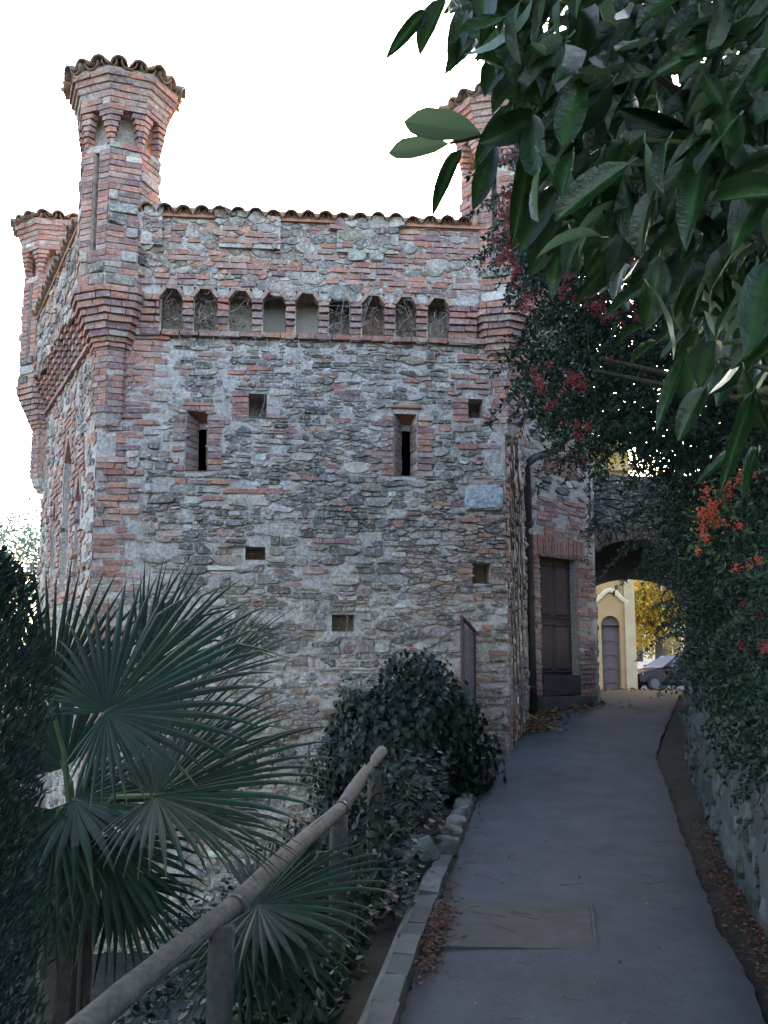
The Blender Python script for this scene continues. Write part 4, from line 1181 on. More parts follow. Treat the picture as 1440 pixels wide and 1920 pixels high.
# ================================================================== VEGETATION
def unit(a): return a / (np.linalg.norm(a, axis=-1, keepdims=True) + 1e-9)
def frames(D, Nh):
    """rows: side, along, normal"""
    Y = unit(D); X = unit(np.cross(Y, Nh)); Z = np.cross(X, Y); return X, Y, Z
def scatter(tv, tf, P_, X, Y, Z, s, w=None):
    """copies of a small template at many places -> V, F"""
    tv = np.asarray(tv); n = len(P_); k = len(tv); w = s if w is None else w
    V = (P_[:, None, :] + tv[None, :, 0, None] * X[:, None, :] * np.reshape(w, (-1, 1, 1)) + tv[None, :, 1, None] * Y[:, None, :] * np.reshape(s, (-1, 1, 1))
         + tv[None, :, 2, None] * Z[:, None, :] * np.reshape(s, (-1, 1, 1)))
    F = (np.asarray(tf)[None] + (np.arange(n) * k)[:, None, None])
    return V.reshape(-1, 3), F.reshape(-1, np.asarray(tf).shape[1])
SMALL = ([(0, 0, 0), (-.5, .5, .12), (0, 1, -.05), (.5, .5, .12)], [(0, 1, 2), (0, 2, 3)])
IVY = ([(0, .25, -.03), (0, 0, 0), (-.42, .05, .05), (-.30, .38, .03), (-.42, .62, .08), (-.14, .62, .02), (0, 1, .1), (.14, .62, .02), (.42, .62, .08), (.30, .38, .03), (.42, .05, .05)],
       [(0, i, i + 1) for i in range(1, 10)] + [(0, 10, 1)])
def lcols(n, base, var=.3, k=4, hue=.12):
    b = np.asarray(base); b = b if b.ndim == 2 else np.repeat(b[None], n, 0)
    c = b * rng.uniform(1 - var, 1 + var, (n, 1)) * rng.uniform(1 - hue, 1 + hue, (n, 3))
    return np.repeat(c, k, 0)
def rdir(n): return unit(rng.normal(0, 1, (n, 3)))
def leaf_mesh(name, P_, D, Nh, L, Wd, base, mat_, parent=None, kind='stuff', t=SMALL, var=.3):
    X, Y, Z = frames(D, Nh); V, F = scatter(t[0], t[1], P_, X, Y, Z, L, Wd)
    return link(name, mesh_np(name, V, F, lcols(len(P_), base, var, len(t[0]))), M[mat_], parent, kind)

# ---- big palm
def frond(name, hub, mid, nrm, L, nseg=34, spread=140, droop=.6, parent=None, base=(.008, .022, .014), broken=.12, cup=.10, w=1.1, short=.34):
    hub = np.asarray(hub, float); mid = unit(np.asarray(mid, float)); nrm = np.asarray(nrm, float)
    nrm = unit(nrm - mid * (nrm @ mid)); side = np.cross(mid, nrm); m = MB()
    da = 2 * R(spread) / nseg; S = 8
    for i in range(nseg):
        a = -R(spread) + da * (i + .5) + random.uniform(-.15, .15) * da
        Ls = L * (short + (1 - short) * math.cos(a / 2) ** 2) * random.uniform(.93, 1.05)
        d = math.cos(a) * mid + math.sin(a) * side + nrm * cup * random.uniform(.6, 1.4); d = unit(d)
        p = hub.copy(); V = []; step = Ls / S
        wmax = 2 * (Ls * .45) * math.tan(da / 2) * .5 * w
        brk = random.uniform(.5, .8) if random.random() < broken else 9
        sd_ = unit(math.cos(a) * side - math.sin(a) * mid)
        c = np.array(vcol(base, .25, .1)); cols = []; dead = random.choice((0, 0, 0, .6, 1))
        for k in range(S + 1):
            t = k / S
            hw = wmax * min(1, t / .45 + .06) * (1 - max(0, (t - .45) / .55) ** 1.3 * .93)
            up_ = unit(np.cross(d, sd_)); up_ = up_ if up_ @ nrm > 0 else -up_
            V += [p - sd_ * hw, p + up_ * hw * .42, p + sd_ * hw]; ct = lerp(c, np.array((.11, .085, .04)), max(0, (t - .82) / .18) * dead); cols += [ct, ct * 1.25, ct * .9]
            g = droop * (max(0, t - .35) ** 1.5) * 1.1
            if t > brk: g += .9; brk = 8
            d = unit(d + np.array((0, 0, -1.0)) * g * .55); p = p + d * step
        F = []
        for k in range(S):
            b0 = 3 * k; F += [(b0, b0 + 1, b0 + 4, b0 + 3), (b0 + 1, b0 + 2, b0 + 5, b0 + 4)]
        m.add(V, F, cols)
    return m.build(name, M['palm'], parent)
palm = thing('fan_palm', 'dark green fan palm with broad pleated fronds beside the handrail', 'palm')
crown = at(140, 1600, 4.75)
tr = MB(); gz = float(ground_z(crown[0] - .1, crown[1]))
tr.tube([(crown[0] - .12, crown[1], gz - .1), (crown[0] - .06, crown[1], gz + .5), tuple(crown + np.array((0, 0, .05)))], [.15, .13, .12], 12, (.06, .05, .04)); tr.build('trunk', M['bark'], palm)
FR = [((200, 1335), 4.2, (.84, .10, .52), (-.25, -.80, .55), .80, 46, 150, .55), ((95, 1322), 4.75, (.28, .15, .95), (.1, -.95, .2), .66, 26, 62, .10),
      ((262, 1262), 4.9, (.62, .1, .80), (-.2, -.9, .4), .60, 24, 50, .12), ((372, 1278), 5.1, (.80, .1, .56), (-.1, -.6, .7), .58, 22, 36, .25),
      ((240, 1470), 4.55, (.88, .1, .48), (-.1, -.55, .8), .80, 28, 62, .35), ((292, 1492), 4.1, (.93, .0, .18), (-.1, -.5, .85), .74, 42, 140, .75),
      ((190, 1570), 4.5, (.35, -.3, -.75), (.2, -.8, .5), .55, 22, 80, .7), ((110, 1520), 4.4, (-.3, -.2, -.8), (.1, -.9, .3), .5, 20, 80, .6), ((330, 1520), 4.7, (.75, .3, -.25), (0, -.4, .9), .62, 24, 80, .8),
      ((120, 1440), 4.9, (-.5, .3, .6), (.3, -.8, .4), .6, 22, 80, .3),
      
      ((80, 1600), 4.7, (-.2, -.2, -.9), (.1, -.9, .2), .55, 22, 70, .5), ((220, 1640), 4.9, (.5, -.1, -.8), (.1, -.9, .2), .5, 20, 60, .6), ((140, 1500), 4.5, (.5, -.2, -.1), (0, -.6, .8), .6, 26, 120, .9)]
for (hp, Y, mid, nrm, L, ns_, sp_, dr_) in FR:
    hub = at(*hp, Y); fo = frond('frond', hub, mid, nrm, L, ns_, sp_, dr_, palm)
    st_ = MB(); mp = (crown + hub) / 2 + np.array((0, 0, .12)); st_.tube([crown, mp, hub, hub + unit(np.array(mid)) * .05], [.02, .014, .011, .006], 6, (.05, .08, .04)); st_.build('stalk', M['palm'], fo)
pal2 = thing('dwarf_palm', 'low fan palm leaf spreading under the handrail towards the kerb', 'palm')
cr2 = at(470, 1790, 5.0)
for (hp, Y, mid, nrm, L, ns_, sp_, dr_) in (((484, 1696), 4.95, (.88, -.15, .12), (-.1, -.45, .85), .66, 34, 130, .75), ((500, 1740), 5.0, (.5, -.3, -.6), (0, -.6, .7), .5, 26, 90, .8), ((455, 1760), 4.9, (-.4, -.2, -.5), (0, -.6, .7), .42, 20, 80, .8)):
    hub = at(*hp, Y); fo = frond('frond', hub, mid, nrm, L, ns_, sp_, dr_, pal2, base=(.008, .021, .014), broken=.05, short=.6)
    st_ = MB(); st_.tube([cr2 - np.array((0, 0, .3)), cr2, hub], [.016, .013, .01], 6, (.04, .05, .035)); st_.build('stalk', M['palm'], fo)

# ---- ivy mound on the bank, ivy on the ground
ivy = thing('ivy_bush', 'dense mound of dark ivy leaning against the tower corner', 'ivy')
def in_mound(P_):
    q = np.stack([(P_[:, 0] - .28) / .85, (P_[:, 1] - 10.6) / 1.15, (P_[:, 2] - .85) / .92], -1); return np.linalg.norm(q, axis=1)
n = 11000; d = rdir(n); d[:, 1] = -np.abs(d[:, 1]) * np.where(rng.random(n) < .85, 1, -1)
rr = rng.uniform(.72, 1.02, n)
cen = np.array((.22, 10.75, .60)); rad = np.array((.92, 1.15, 1.02))
sup = 1 + .26 * vnoise(d * 1.0 + 20, 2.2)[:, None] + .14 * vnoise(d + 31, 5)[:, None]
Pv = cen + d * rad * sup * rr[:, None]; Nn = unit(d / rad + rng.normal(0, .45, (n, 3)))
ok = (Pv[:, 2] > -.3) & (Pv[:, 1] < 12.2); Pv, Nn = Pv[ok], Nn[ok]; n = len(Pv)
Dd = unit(np.cross(Nn, rng.normal(0, 1, (n, 3))) * .6 + np.array((0, 0, -1.0)))
sz = rng.uniform(.045, .085, n); order = np.argsort(-sz * (Nn[:, 1] < -.3) * (np.linalg.norm((Pv - cen) / rad, axis=1) > .9))
big = order[:240]; rest = order[240:]
leaf_mesh('foliage', Pv[rest], Dd[rest], Nn[rest], sz[rest], sz[rest], (.008, .017, .012), 'leaf', ivy, t=IVY, var=.4)
lm = [mesh_np('leaf', np.array(IVY[0]) * (1, 1, 1 + .3 * i), IVY[1], lcols(1, (.010, .020, .015), .3, 11)) for i in range(6)]
for q in lm: q.materials.append(M['leaf'])
def put(me, name, p, x, y, z, s, parent, sw=None):
    o = link(name, me, None, parent); m = Matrix((Vector(x) * (sw or s), Vector(y) * s, Vector(z) * s)).transposed().to_4x4(); m.translation = Vector(p); o.matrix_world = m; return o
X, Y_, Z_ = frames(Dd[big], Nn[big])
for i in range(len(big)): put(random.choice(lm), 'leaf', Pv[big[i]] + Nn[big[i]] * .03, X[i], Y_[i], Z_[i], sz[big[i]] * 1.05, ivy)
st_ = MB()
for k in range(9):
    a = np.array((random.uniform(-.2, .8), 10.6 + random.uniform(-.3, .3), -.2)); st_.tube([a, a + (random.uniform(-.2, .2), 0, .5), a + (random.uniform(-.4, .4), random.uniform(-.4, .2), 1.2)], [.03, .022, .01], 6, (.05, .04, .03))
st_.build('stem', M['bark'], ivy)
n = 15000; x_ = rng.uniform(-2.4, .9, n); y_ = rng.uniform(6.2, 12.0, n)
keep = (x_ < pl(y_) - .14 - .1 * rng.random(n)) & (x_ > pl(y_) - 3.0); x_, y_ = x_[keep], y_[keep]; n = len(x_)
hgt = np.maximum(0, vnoise(np.stack([x_, y_, x_ * 0], -1) + 40, 1.3) + .35) * .75
Pg = np.stack([x_, y_, ground_z(x_, y_) + rng.uniform(.0, .12, n) + hgt * rng.random(n)], -1)
leaf_mesh('ground_ivy', Pg, rdir(n) * (1, 1, .3), np.array((0, -.35, 1.0)) + rng.normal(0, .35, (n, 3)), rng.uniform(.05, .085, n), rng.uniform(.05, .085, n), (.007, .015, .010), 'leaf', None, t=IVY, var=.4)
bpy.data.objects['ground_ivy']['label'] = 'dark ivy creeping over the bank below the path'; bpy.data.objects['ground_ivy']['category'] = 'ivy'
# undergrowth at the foot of the slope
n = 34000; x_ = rng.uniform(-4.2, .2, n); y_ = rng.uniform(2.6, 9.5, n); keep = (x_ < pl(y_) - .3); x_, y_ = x_[keep], y_[keep]; n = len(x_)
cl = np.maximum(0, vnoise(np.stack([x_, y_, x_ * 0], -1) + 70, 1.1) + .2)
Pg = np.stack([x_, y_, ground_z(x_, y_) + rng.random(n) * (.08 + .85 * cl)], -1)
gcol = np.where(rng.random((n, 1)) < .2, np.array([[.022, .034, .010]]), np.array([[.007, .014, .008]]))
leaf_mesh('undergrowth', Pg, rdir(n) + (0, 0, .6), rdir(n) + (0, -.3, .8), rng.uniform(.05, .12, n), rng.uniform(.03, .055, n), gcol, 'leaf', None, var=.4)
bpy.data.objects['undergrowth']['label'] = 'low dark undergrowth on the slope below the handrail'; bpy.data.objects['undergrowth']['category'] = 'undergrowth'
# weeds climbing on the foot of the tower
n = 2600; u_ = rng.uniform(1.3, 4.0, n); v_ = rng.uniform(.2, 2.2, n); msk = vnoise(np.stack([u_, v_, u_ * 0], -1) + 50, 1.6) + vnoise(np.stack([u_, v_, u_ * 0], -1) + 60, 4) * .5 - (v_ - .9) * .35 > .22
u_, v_ = u_[msk], v_[msk]; n = len(u_); Pg = front(np.stack([u_, v_, rng.uniform(.03, .12, n)], -1))
leaf_mesh('wall_creeper', Pg, rdir(n) + (0, 0, -.6), np.array((0, -1.0, .3)) + rng.normal(0, .5, (n, 3)), rng.uniform(.025, .06, n), rng.uniform(.02, .045, n), (.030, .045, .028), 'leaf', None, t=IVY, var=.4)
bpy.data.objects['wall_creeper']['label'] = 'small-leaved creeper scattered over the lower tower wall'; bpy.data.objects['wall_creeper']['category'] = 'creeper'

# ---- dry creeper hanging from the niches
dc = thing('dry_creeper', 'bare dry creeper stems hanging from the niches down the front wall', 'creeper')
def strand(u, z, n_, step, off, r0=.0045, wig=.3, dirn=-1):
    pts = []; a = random.uniform(-.3, .3)
    for i in range(n_):
        pts.append(front([(u, z, off(z))])[0]); a += random.uniform(-wig, wig); a *= .8; u += math.sin(a) * step; z += dirn * math.cos(a) * step
    return pts
offz = lambda z: OV + .05 if z > 6.1 else (.05 + (.16 * max(0, (z - 5.66) / .45) if z > 5.66 else 0))
m = MB()
for (px, y0, n_) in ((395, 640, 16), (408, 600, 14), (480, 612, 24), (500, 632, 20), (560, 640, 14), (560, 700, 12), (640, 560, 8), (650, 548, 22), (737, 560, 24), (731, 650, 16), (805, 640, 14), (812, 650, 26), (870, 700, 20), (925, 590, 30), (945, 640, 26), (200, 870, 40), (270, 900, 34), (575, 760, 40), (610, 700, 28), (330, 600, 16), (700, 540, 14), (400, 930, 20), (560, 960, 24), (640, 1080, 18)):
    m = MB(); u, z = front.uv(px, y0); pts = strand(u, z, n_, .075, offz); m.tube(pts, list(np.linspace(.0045, .0025, len(pts))), 4, vcol((.34, .30, .27), .3), cap=False)
    for _ in range(3):
        k = random.randrange(2, len(pts)); p0 = pts[k]; m.tube([p0, p0 + front.U * random.uniform(-.12, .12) + np.array((0, -.01, random.uniform(-.12, .05))), p0 + front.U * random.uniform(-.2, .2) + np.array((0, -.01, random.uniform(-.25, .0)))], .002, 3, (.28, .24, .21), cap=False)
    m.build('stem', M['bark'], dc)
m = MB()
for ni in (0, 1, 2, 5, 6, 7, 8):                            # tangles inside niches
    a, b = niche[ni]; hi = {0: .5, 1: .75, 2: .35, 5: .8, 6: .7, 7: 1.0, 8: .6}[ni]
    for _ in range(int(46 * hi)):
        u, z = random.uniform(a + .02, b - .02), random.choice((random.uniform(Z_NB, Z_NB + .14), random.uniform(Z_NT - .18, Z_NT - .03), random.uniform(Z_NB, Z_NT - .04)))
        p0 = front([(u, z, random.uniform(-.02, .21))])[0]
        q = rng.normal(0, .05, (3, 3)); q[:, 2] -= .02; m.tube([p0, p0 + q[0], p0 + q[0] + q[1]], .0042, 3, vcol((.32, .26, .22), .35), cap=False)
m.build('twig_tangle', M['bark'], dc, kind='stuff')
n = 500; ks = rng.choice([0, 0, 1, 1, 2, 5, 6, 7, 7, 7, 8, 1], n); ua = np.array([niche[k][0] for k in ks]); ub = np.array([niche[k][1] for k in ks])
Pn = front(np.stack([lerp(ua, ub, rng.uniform(.08, .92, n)), Z_NB + np.abs(rng.normal(0, .12, n)) % .38, rng.uniform(.03, .17, n)], -1))
leaf_mesh('dead_leaves', Pn, rdir(n), rdir(n), rng.uniform(.025, .05, n), rng.uniform(.018, .035, n), (.20, .13, .09), 'dry', dc, var=.5)
m = MB()                                                   # brown twigs on the return wall
for k in range(40):
    u, z = random.uniform(.05, 1.6), random.uniform(1.2, 5.4); p0 = ret([(u, z, .04)])[0]; pts = [p0]
    for i in range(10): pts.append(pts[-1] + ret.U * random.uniform(-.05, .05) + np.array((0, 0, -.1)) + ret.N * random.uniform(-.008, .01))
    m.tube(pts, .005, 3, vcol((.14, .09, .06), .3), cap=False)
m.build('brown_twigs', M['bark'], dc, kind='stuff')

# ---- fire thorn (berry bushes) over the retaining wall
ft_ = thing('firethorn_bush', 'large arching bush with small dark leaves and red berry clusters above the retaining wall', 'bush')
LB = ([260, 300, 350, 450, 500, 540, 600, 650, 700, 760, 830, 880, 930, 1000, 1060, 1100, 1200, 1240, 1270, 1330, 1400, 1480], [1020, 985, 960, 965, 1000, 1035, 1020, 1005, 1015, 1035, 1100, 1230, 1220, 1205, 1225, 1250, 1275, 1285, 1320, 1395, 1440, 1490])
def depth_rng(px, py):
    """how far away the bush is: overhanging the path high up, sitting on the wall low down"""
    yw = np.interp(px, [1262, 1275, 1300, 1340, 1382, 1440], [15.5, 13.0, 10.0, 8.0, 6.7, 5.5])
    t = np.clip((py - 800) / 300, 0, 1)
    near_ = lerp(5.2, yw - .35, t); far_ = lerp(8.5, yw + 1.3, t)
    return near_, far_
def hole(px, py):
    return ((px - 1172) / 34) ** 2 + ((py - 868) / 48) ** 2 < 1 or ((px - 1022) / 26) ** 2 + ((py - 572) / 52) ** 2 < 1 or ((px - 1050) / 18) ** 2 + ((py - 606) / 22) ** 2 < 1 or ((px - 1012) / 14) ** 2 + ((py - 360) / 30) ** 2 < 1 or ((px - 1090) / 12) ** 2 + ((py - 430) / 26) ** 2 < 1
bp = []; 
while len(bp) < 4600:
    px, py = random.uniform(930, 1500), random.uniform(240, 1560)
    lb = float(np.interp(py, *LB)); e = px - lb
    if e < 0 or random.random() > min(1, .12 + e / 70) or hole(px, py): continue
    a, b = depth_rng(px, py); Y = lerp(a, b, random.random() ** .8)
    bp.append((px, py, at(px, py, Y), e))
LP, LD, LNm = [], [], []
wood = MB(); spr_pts = []
for (px, py, p, e) in bp:
    L = random.uniform(.16, .42) * (1.2 if e < 90 else .9)
    th = random.uniform(-1.2, 1.2)
    d = unit(np.array((-.9 + random.uniform(-.5, .9), random.uniform(-.9, .6), random.uniform(-.9, .55)))); k = int(L / .020)
    q = p.copy(); pts = [q.copy()]
    for i in range(k):
        d = unit(d + np.array((0, 0, -.05)) + rng.normal(0, .06, 3)); q = q + d * (L / k); pts.append(q.copy())
        for _ in range(2 if i < k - 1 else 5):
            sdv = unit(rng.normal(0, 1, 3)); LP.append(q); LD.append(unit(d * .55 + sdv * .85)); LNm.append(unit(np.array((-.1, -.6, .7)) + rng.normal(0, .7, 3)))
    if e < 120 and random.random() < .5: wood.tube([pts[0], pts[len(pts) // 2], pts[-1]], [.004, .003, .0015], 3, (.07, .05, .04), cap=False)
LP, LD, LNm = map(np.array, (LP, LD, LNm)); n = len(LP)
print('firethorn leaves', n)
lsz = rng.uniform(.028, .05, n)
leaf_mesh('foliage', LP, LD, LNm, lsz, lsz * rng.uniform(.38, .55, n), (.014, .034, .019), 'leaf', ft_, var=.45)
# the shaded inside of the bush
bi = []
while len(bi) < 15000:
    px, py = random.uniform(1000, 1560), random.uniform(200, 1300); lb = float(np.interp(py, *LB)); e = px - lb
    if e < 55 or hole(px, py) or random.random() > (e - 40) / 60: continue
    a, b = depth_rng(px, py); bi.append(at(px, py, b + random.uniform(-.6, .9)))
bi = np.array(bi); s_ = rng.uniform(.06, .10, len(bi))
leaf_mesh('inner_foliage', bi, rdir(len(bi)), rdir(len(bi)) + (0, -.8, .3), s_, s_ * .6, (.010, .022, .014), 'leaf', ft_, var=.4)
# long loose shoots reaching out over the path
SH = [((1000, 640), (985, 735), 6.0), ((1010, 760), (962, 742), 6.2), ((1060, 470), (880, 490), 6.4), ((1230, 1010), (1118, 1095), 7.0), ((1215, 960), (1125, 1030), 7.2), ((1110, 700), (1105, 1000), 6.8), ((1080, 820), (1010, 890), 6.5), ((1300, 1190), (1195, 1235), 9.0), ((1440, 1150), (1345, 1200), 5.0), ((1060, 560), (1000, 600), 6.1), ((1100, 880), (1050, 870), 6.6), ((1190, 1010), (1090, 1000), 7.2), ((1260, 1060), (1150, 1110), 7.5), ((1000, 330), (905, 310), 6.5), ((1010, 450), (925, 520), 6.3), ((1160, 760), (1090, 900), 6.4), ((1120, 960), (1100, 1060), 7)]
sp_, sd2, sn2 = [], [], []
for (a, b, Y) in SH:
    A0, B0 = at(*a, Y + .3), at(*b, Y - .2); L = np.linalg.norm(B0 - A0); k = max(6, int(L / .013)); pts = []
    for i in range(k + 1):
        t = i / k; p = lerp(A0, B0, t) + np.array((0, 0, .10 * L * math.sin(math.pi * t))); pts.append(p)
        if t > .12:
            for _ in range(2): sp_.append(p + rng.normal(0, .004, 3)); sd2.append(unit((B0 - A0) / L * .6 + rng.normal(0, .7, 3))); sn2.append(unit(np.array((0, -.4, 1)) + rng.normal(0, .4, 3)))
    wood.tube(pts[::3] + [pts[-1]], .003, 3, (.08, .06, .04), cap=False)
sp_, sd2, sn2 = map(np.array, (sp_, sd2, sn2)); s_ = rng.uniform(.026, .044, len(sp_))
leaf_mesh('shoots', sp_, sd2, sn2, s_, s_ * .42, (.022, .045, .024), 'leaf', ft_, var=.4)
# main stems rising from the bank
for k in range(12):
    px, py = random.uniform(1150, 1440), random.uniform(350, 1000); a, b = depth_rng(px, py); tip = at(px, py, lerp(a, b, .6))
    y0 = random.uniform(5.5, 9); base_ = np.array((wl(y0) + random.uniform(.4, .9), y0, float(path_z(y0)) + 1.2)); mid_ = lerp(base_, tip, .5) + np.array((.3, 0, .5))
    wood.tube([base_, lerp(base_, mid_, .6) + (.1, 0, .1), mid_, lerp(mid_, tip, .6), tip], [.028, .022, .017, .01, .004], 5, (.06, .045, .035), cap=False)
wood.build('twigs', M['bark'], ft_, kind='stuff')
# berry clusters
ICO_V = []; gr = (1 + 5 ** .5) / 2
for a in (-1, 1):
    for b in (-gr, gr): ICO_V += [(0, a, b), (a, b, 0), (b, 0, a)]
ICO_V = unit(np.array(ICO_V, float))
from itertools import combinations
ed = min(np.linalg.norm(ICO_V[i] - ICO_V[j]) for i, j in combinations(range(12), 2)) * 1.05
ICO_F = [c for c in combinations(range(12), 3) if all(np.linalg.norm(ICO_V[i] - ICO_V[j]) < ed for i, j in combinations(c, 2))]
def cluster(n_, spread, colr, seed):
    r_ = np.random.default_rng(seed); P_ = []
    for _ in range(n_ * 8):
        q = r_.normal(0, 1, 3) * spread * np.array((1, 1, .75))
        if all(np.linalg.norm(q - o) > .0085 for o in P_): P_.append(q)
        if len(P_) >= n_: break
    P_ = np.array(P_); m_ = len(P_); e = np.eye(3); s_ = r_.uniform(.0045, .0062, m_)
    V, F = scatter(ICO_V, ICO_F, P_, np.repeat(e[:1], m_, 0), np.repeat(e[1:2], m_, 0), np.repeat(e[2:], m_, 0), s_)
    c = np.repeat(np.asarray(colr)[None] * r_.uniform(.6, 1.3, (m_, 1)), 12, 0); me = mesh_np('berry_cluster', V, F, c)
    me.polygons.foreach_set('use_smooth', [True] * len(me.polygons)); me.materials.append(M['berry']); return me
RED = [cluster(34, .022, (.30, .006, .010), s) for s in range(4)] + [cluster(20, .016, (.26, .006, .01), 9)]
ORG = [cluster(26, .018, (.62, .065, .012), s + 20) for s in range(4)]
CL = [(955, 388, 16, 26, 9), (948, 430, 14, 28, 10), (965, 410, 18, 30, 8), (1012, 350, 16, 12, 5), (990, 375, 20, 20, 6), (945, 470, 8, 20, 4), (968, 520, 10, 14, 3), (990, 548, 12, 20, 5), (1060, 480, 8, 40, 8), (1065, 540, 12, 25, 6), (1062, 712, 26, 12, 9), (1080, 860, 12, 26, 5), (1030, 768, 10, 8, 2), (1150, 500, 30, 18, 7), (1140, 570, 26, 22, 7), (1020, 690, 10, 8, 2), (1085, 800, 12, 10, 3), (950, 290, 12, 16, 3), (1180, 470, 18, 14, 3), (1200, 505, 26, 18, 4), (1160, 600, 30, 10, 3), (1020, 735, 6, 6, 1), (1150, 690, 8, 8, 1), (1385, 1225, 12, 8, 2), (1430, 1220, 10, 8, 2), (1400, 1100, 30, 30, 4)]
for (px, py, sx, sy, k) in CL:
    for _ in range(k):
        qx, qy = random.gauss(px, sx * .85), random.gauss(py, sy * .85); a, b = depth_rng(qx, qy)
        p = at(qx, qy, a - random.uniform(.05, .35)); o = link('berry_cluster', random.choice(RED), None, ft_, 'stuff'); o.location = p; o.rotation_euler = (random.uniform(0, 6), random.uniform(0, 6), random.uniform(0, 6)); s_ = random.uniform(.55, 1.0); o.scale = (s_, s_, s_)
OC = [(1326, 920), (1364, 908), (1312, 965), (1325, 968), (1338, 962), (1330, 950), (1308, 1032), (1318, 1004), (1322, 1012), (1340, 945), (1382, 900), (1396, 884), (1408, 886), (1345, 978), (1316, 985), (1378, 1065), (1130, 520), (1120, 525), (1110, 520), (1400, 1060), (1420, 1050), (1365, 930), (1384, 985)]
for (px, py) in OC:
    p = at(px + random.uniform(-3, 3), py, 3.9 if px > 1200 else 5.4); o = link('berry_cluster', random.choice(ORG), None, ft_, 'stuff'); o.location = p; o.rotation_euler = (random.uniform(0, 6), random.uniform(0, 6), 0); s_ = random.uniform(.55, .85); o.scale = (s_, s_, s_)
# leaves and a spray carrying the orange clusters
n = 260; cx = rng.choice(len(OC), n); Pn = np.array([at(OC[i][0] + random.gauss(8, 22), OC[i][1] + random.gauss(0, 16), (3.98 if OC[i][0] > 1200 else 5.5)) for i in cx])
leaf_mesh('berry_leaves', Pn, rdir(n) + (-.3, 0, 0), rdir(n) + (0, -.5, .5), rng.uniform(.03, .045, n), rng.uniform(.012, .016, n), (.045, .085, .03), 'leaf', ft_)
m = MB(); m.tube([at(1440, 880, 4.1), at(1370, 900, 4.0), at(1325, 960, 3.98), at(1306, 1030, 3.95)], [.006, .005, .004, .002], 5, (.07, .055, .03)); m.build('branch', M['bark'], ft_)

# ---- tall trees on the bank behind, they keep the path in the shade
def tree(name, label, base_, h, cr, cc, nleaf, base, lsz_=(.06, .11), squash=.9, seed=0, blobs=26, trunk_r=.16, gap=.0, group=None, mat_='leaf'):
    rs = np.random.default_rng(seed); o = thing(name, label, 'tree', base_, group); base_ = np.array(base_, float); cc = np.array(cc, float)
    tm = MB(); tm.tube([(0, 0, -.3), (.05, .02, h * .25), tuple((cc - base_) * .55), tuple((cc - base_) * .95)], [trunk_r, trunk_r * .8, trunk_r * .55, trunk_r * .2], 9, (.09, .075, .06))
    bc = cc + unit(rs.normal(0, 1, (blobs, 3))) * np.array((cr, cr, cr * squash)) * rs.uniform(.25, .92, (blobs, 1)); br = rs.uniform(.22, .42, blobs) * cr
    for b in bc: tm.tube([(cc - base_) * .5, lerp((cc - base_) * .5, b - base_, .5) + (0, 0, .2), b - base_], [trunk_r * .4, trunk_r * .2, trunk_r * .06], 5, (.09, .075, .06), cap=False)
    tm.build('trunk', M['bark'], o)
    k = rs.integers(0, blobs, nleaf); d = unit(rs.normal(0, 1, (nleaf, 3))); Pq = bc[k] + d * (br[k] * rs.uniform(.3, 1.0, nleaf) ** .6)[:, None] - base_
    L = rs.uniform(*lsz_, nleaf); bb = np.asarray(base); bb = bb[rs.integers(0, len(bb), nleaf)] if bb.ndim == 2 else bb
    f = leaf_mesh('crown', Pq, unit(rs.normal(0, 1, (nleaf, 3)) + (0, 0, -.3)), unit(rs.normal(0, .7, (nleaf, 3)) + (0, 0, .8)), L, L * .55, bb, mat_, o, kind=None, var=.35)
    return o
tree('evergreen_tree', 'dense dark evergreen tree behind the berry bush', (6.2, 8.2, 1.4), 8, 3.2, (5.9, 8.4, 5.6), 42000, (.010, .022, .014), (.06, .10), 1.15, 1, 40)
tree('evergreen_tree', 'dark evergreen tree farther along the bank behind the berry bush', (8.4, 18.6, 1.2), 8, 3.3, (8.2, 18.8, 6.4), 34000, (.012, .024, .015), (.07, .11), 1.1, 2, 36)
tree('evergreen_tree', 'dark evergreen tree close above the retaining wall behind the laurel', (4.8, 3.0, 1.3), 7, 2.6, (4.7, 3.6, 5.0), 30000, (.010, .022, .013), (.06, .1), 1.2, 3, 34)
tree('unseen_shade_tree', 'unseen tree added behind the camera to shade the near path', (4.2, -2.4, 1.2), 7, 4.4, (2.2, -2.0, 6.3), 26000, (.010, .022, .013), (.14, .24), .42, 7, 44)  # crown added out of view, only to shade the near path
tree('unseen_shade_tree', 'unseen tree added behind the camera to shade the foreground on the left', (-5.2, -4.2, -1.8), 7, 3.6, (-4.0, -3.8, 6.0), 24000, (.010, .022, .013), (.14, .24), .42, 8, 44)  # second out-of-view crown, added to deepen the foreground shade
tree('unseen_shade_tree', 'unseen tree added left of the view to shade the palm and lower wall', (-6.2, 3.4, -2.2), 8, 2.2, (-5.4, 3.6, 5.2), 14000, (.010, .022, .013), (.14, .24), .8, 11, 40)  # added outside the frame to darken the palm and lower wall
tree('garden_shrub', 'low rounded dark shrub at the foot of the tower side wall', (-6.4, 13.2, -2.2), 2, 1.35, (-6.3, 13.2, -1.0), 9000, (.012, .026, .02), (.05, .09), .8, 13, 26, .06)
tree('holly_tree', 'dark dense holly tree standing on the bank between the berry bush and the gateway', (6.0, 11.6, 1.3), 6, 2.3, (5.7, 11.6, 5.4), 30000, (.012, .026, .016), (.07, .12), 1.0, 9, 40)
tree('evergreen_tree', 'tall dark evergreen tree added at the back of the bank to block the sun', (8.8, 13.8, 1.8), 8, 3.0, (8.6, 13.8, 6.2), 22000, (.012, .024, .015), (.09, .15), 1.1, 10, 36)  # added in the sun's direction to keep sun patches off the path
YL = [(.55, .36, .05), (.50, .27, .05), (.32, .30, .06), (.60, .45, .08)]
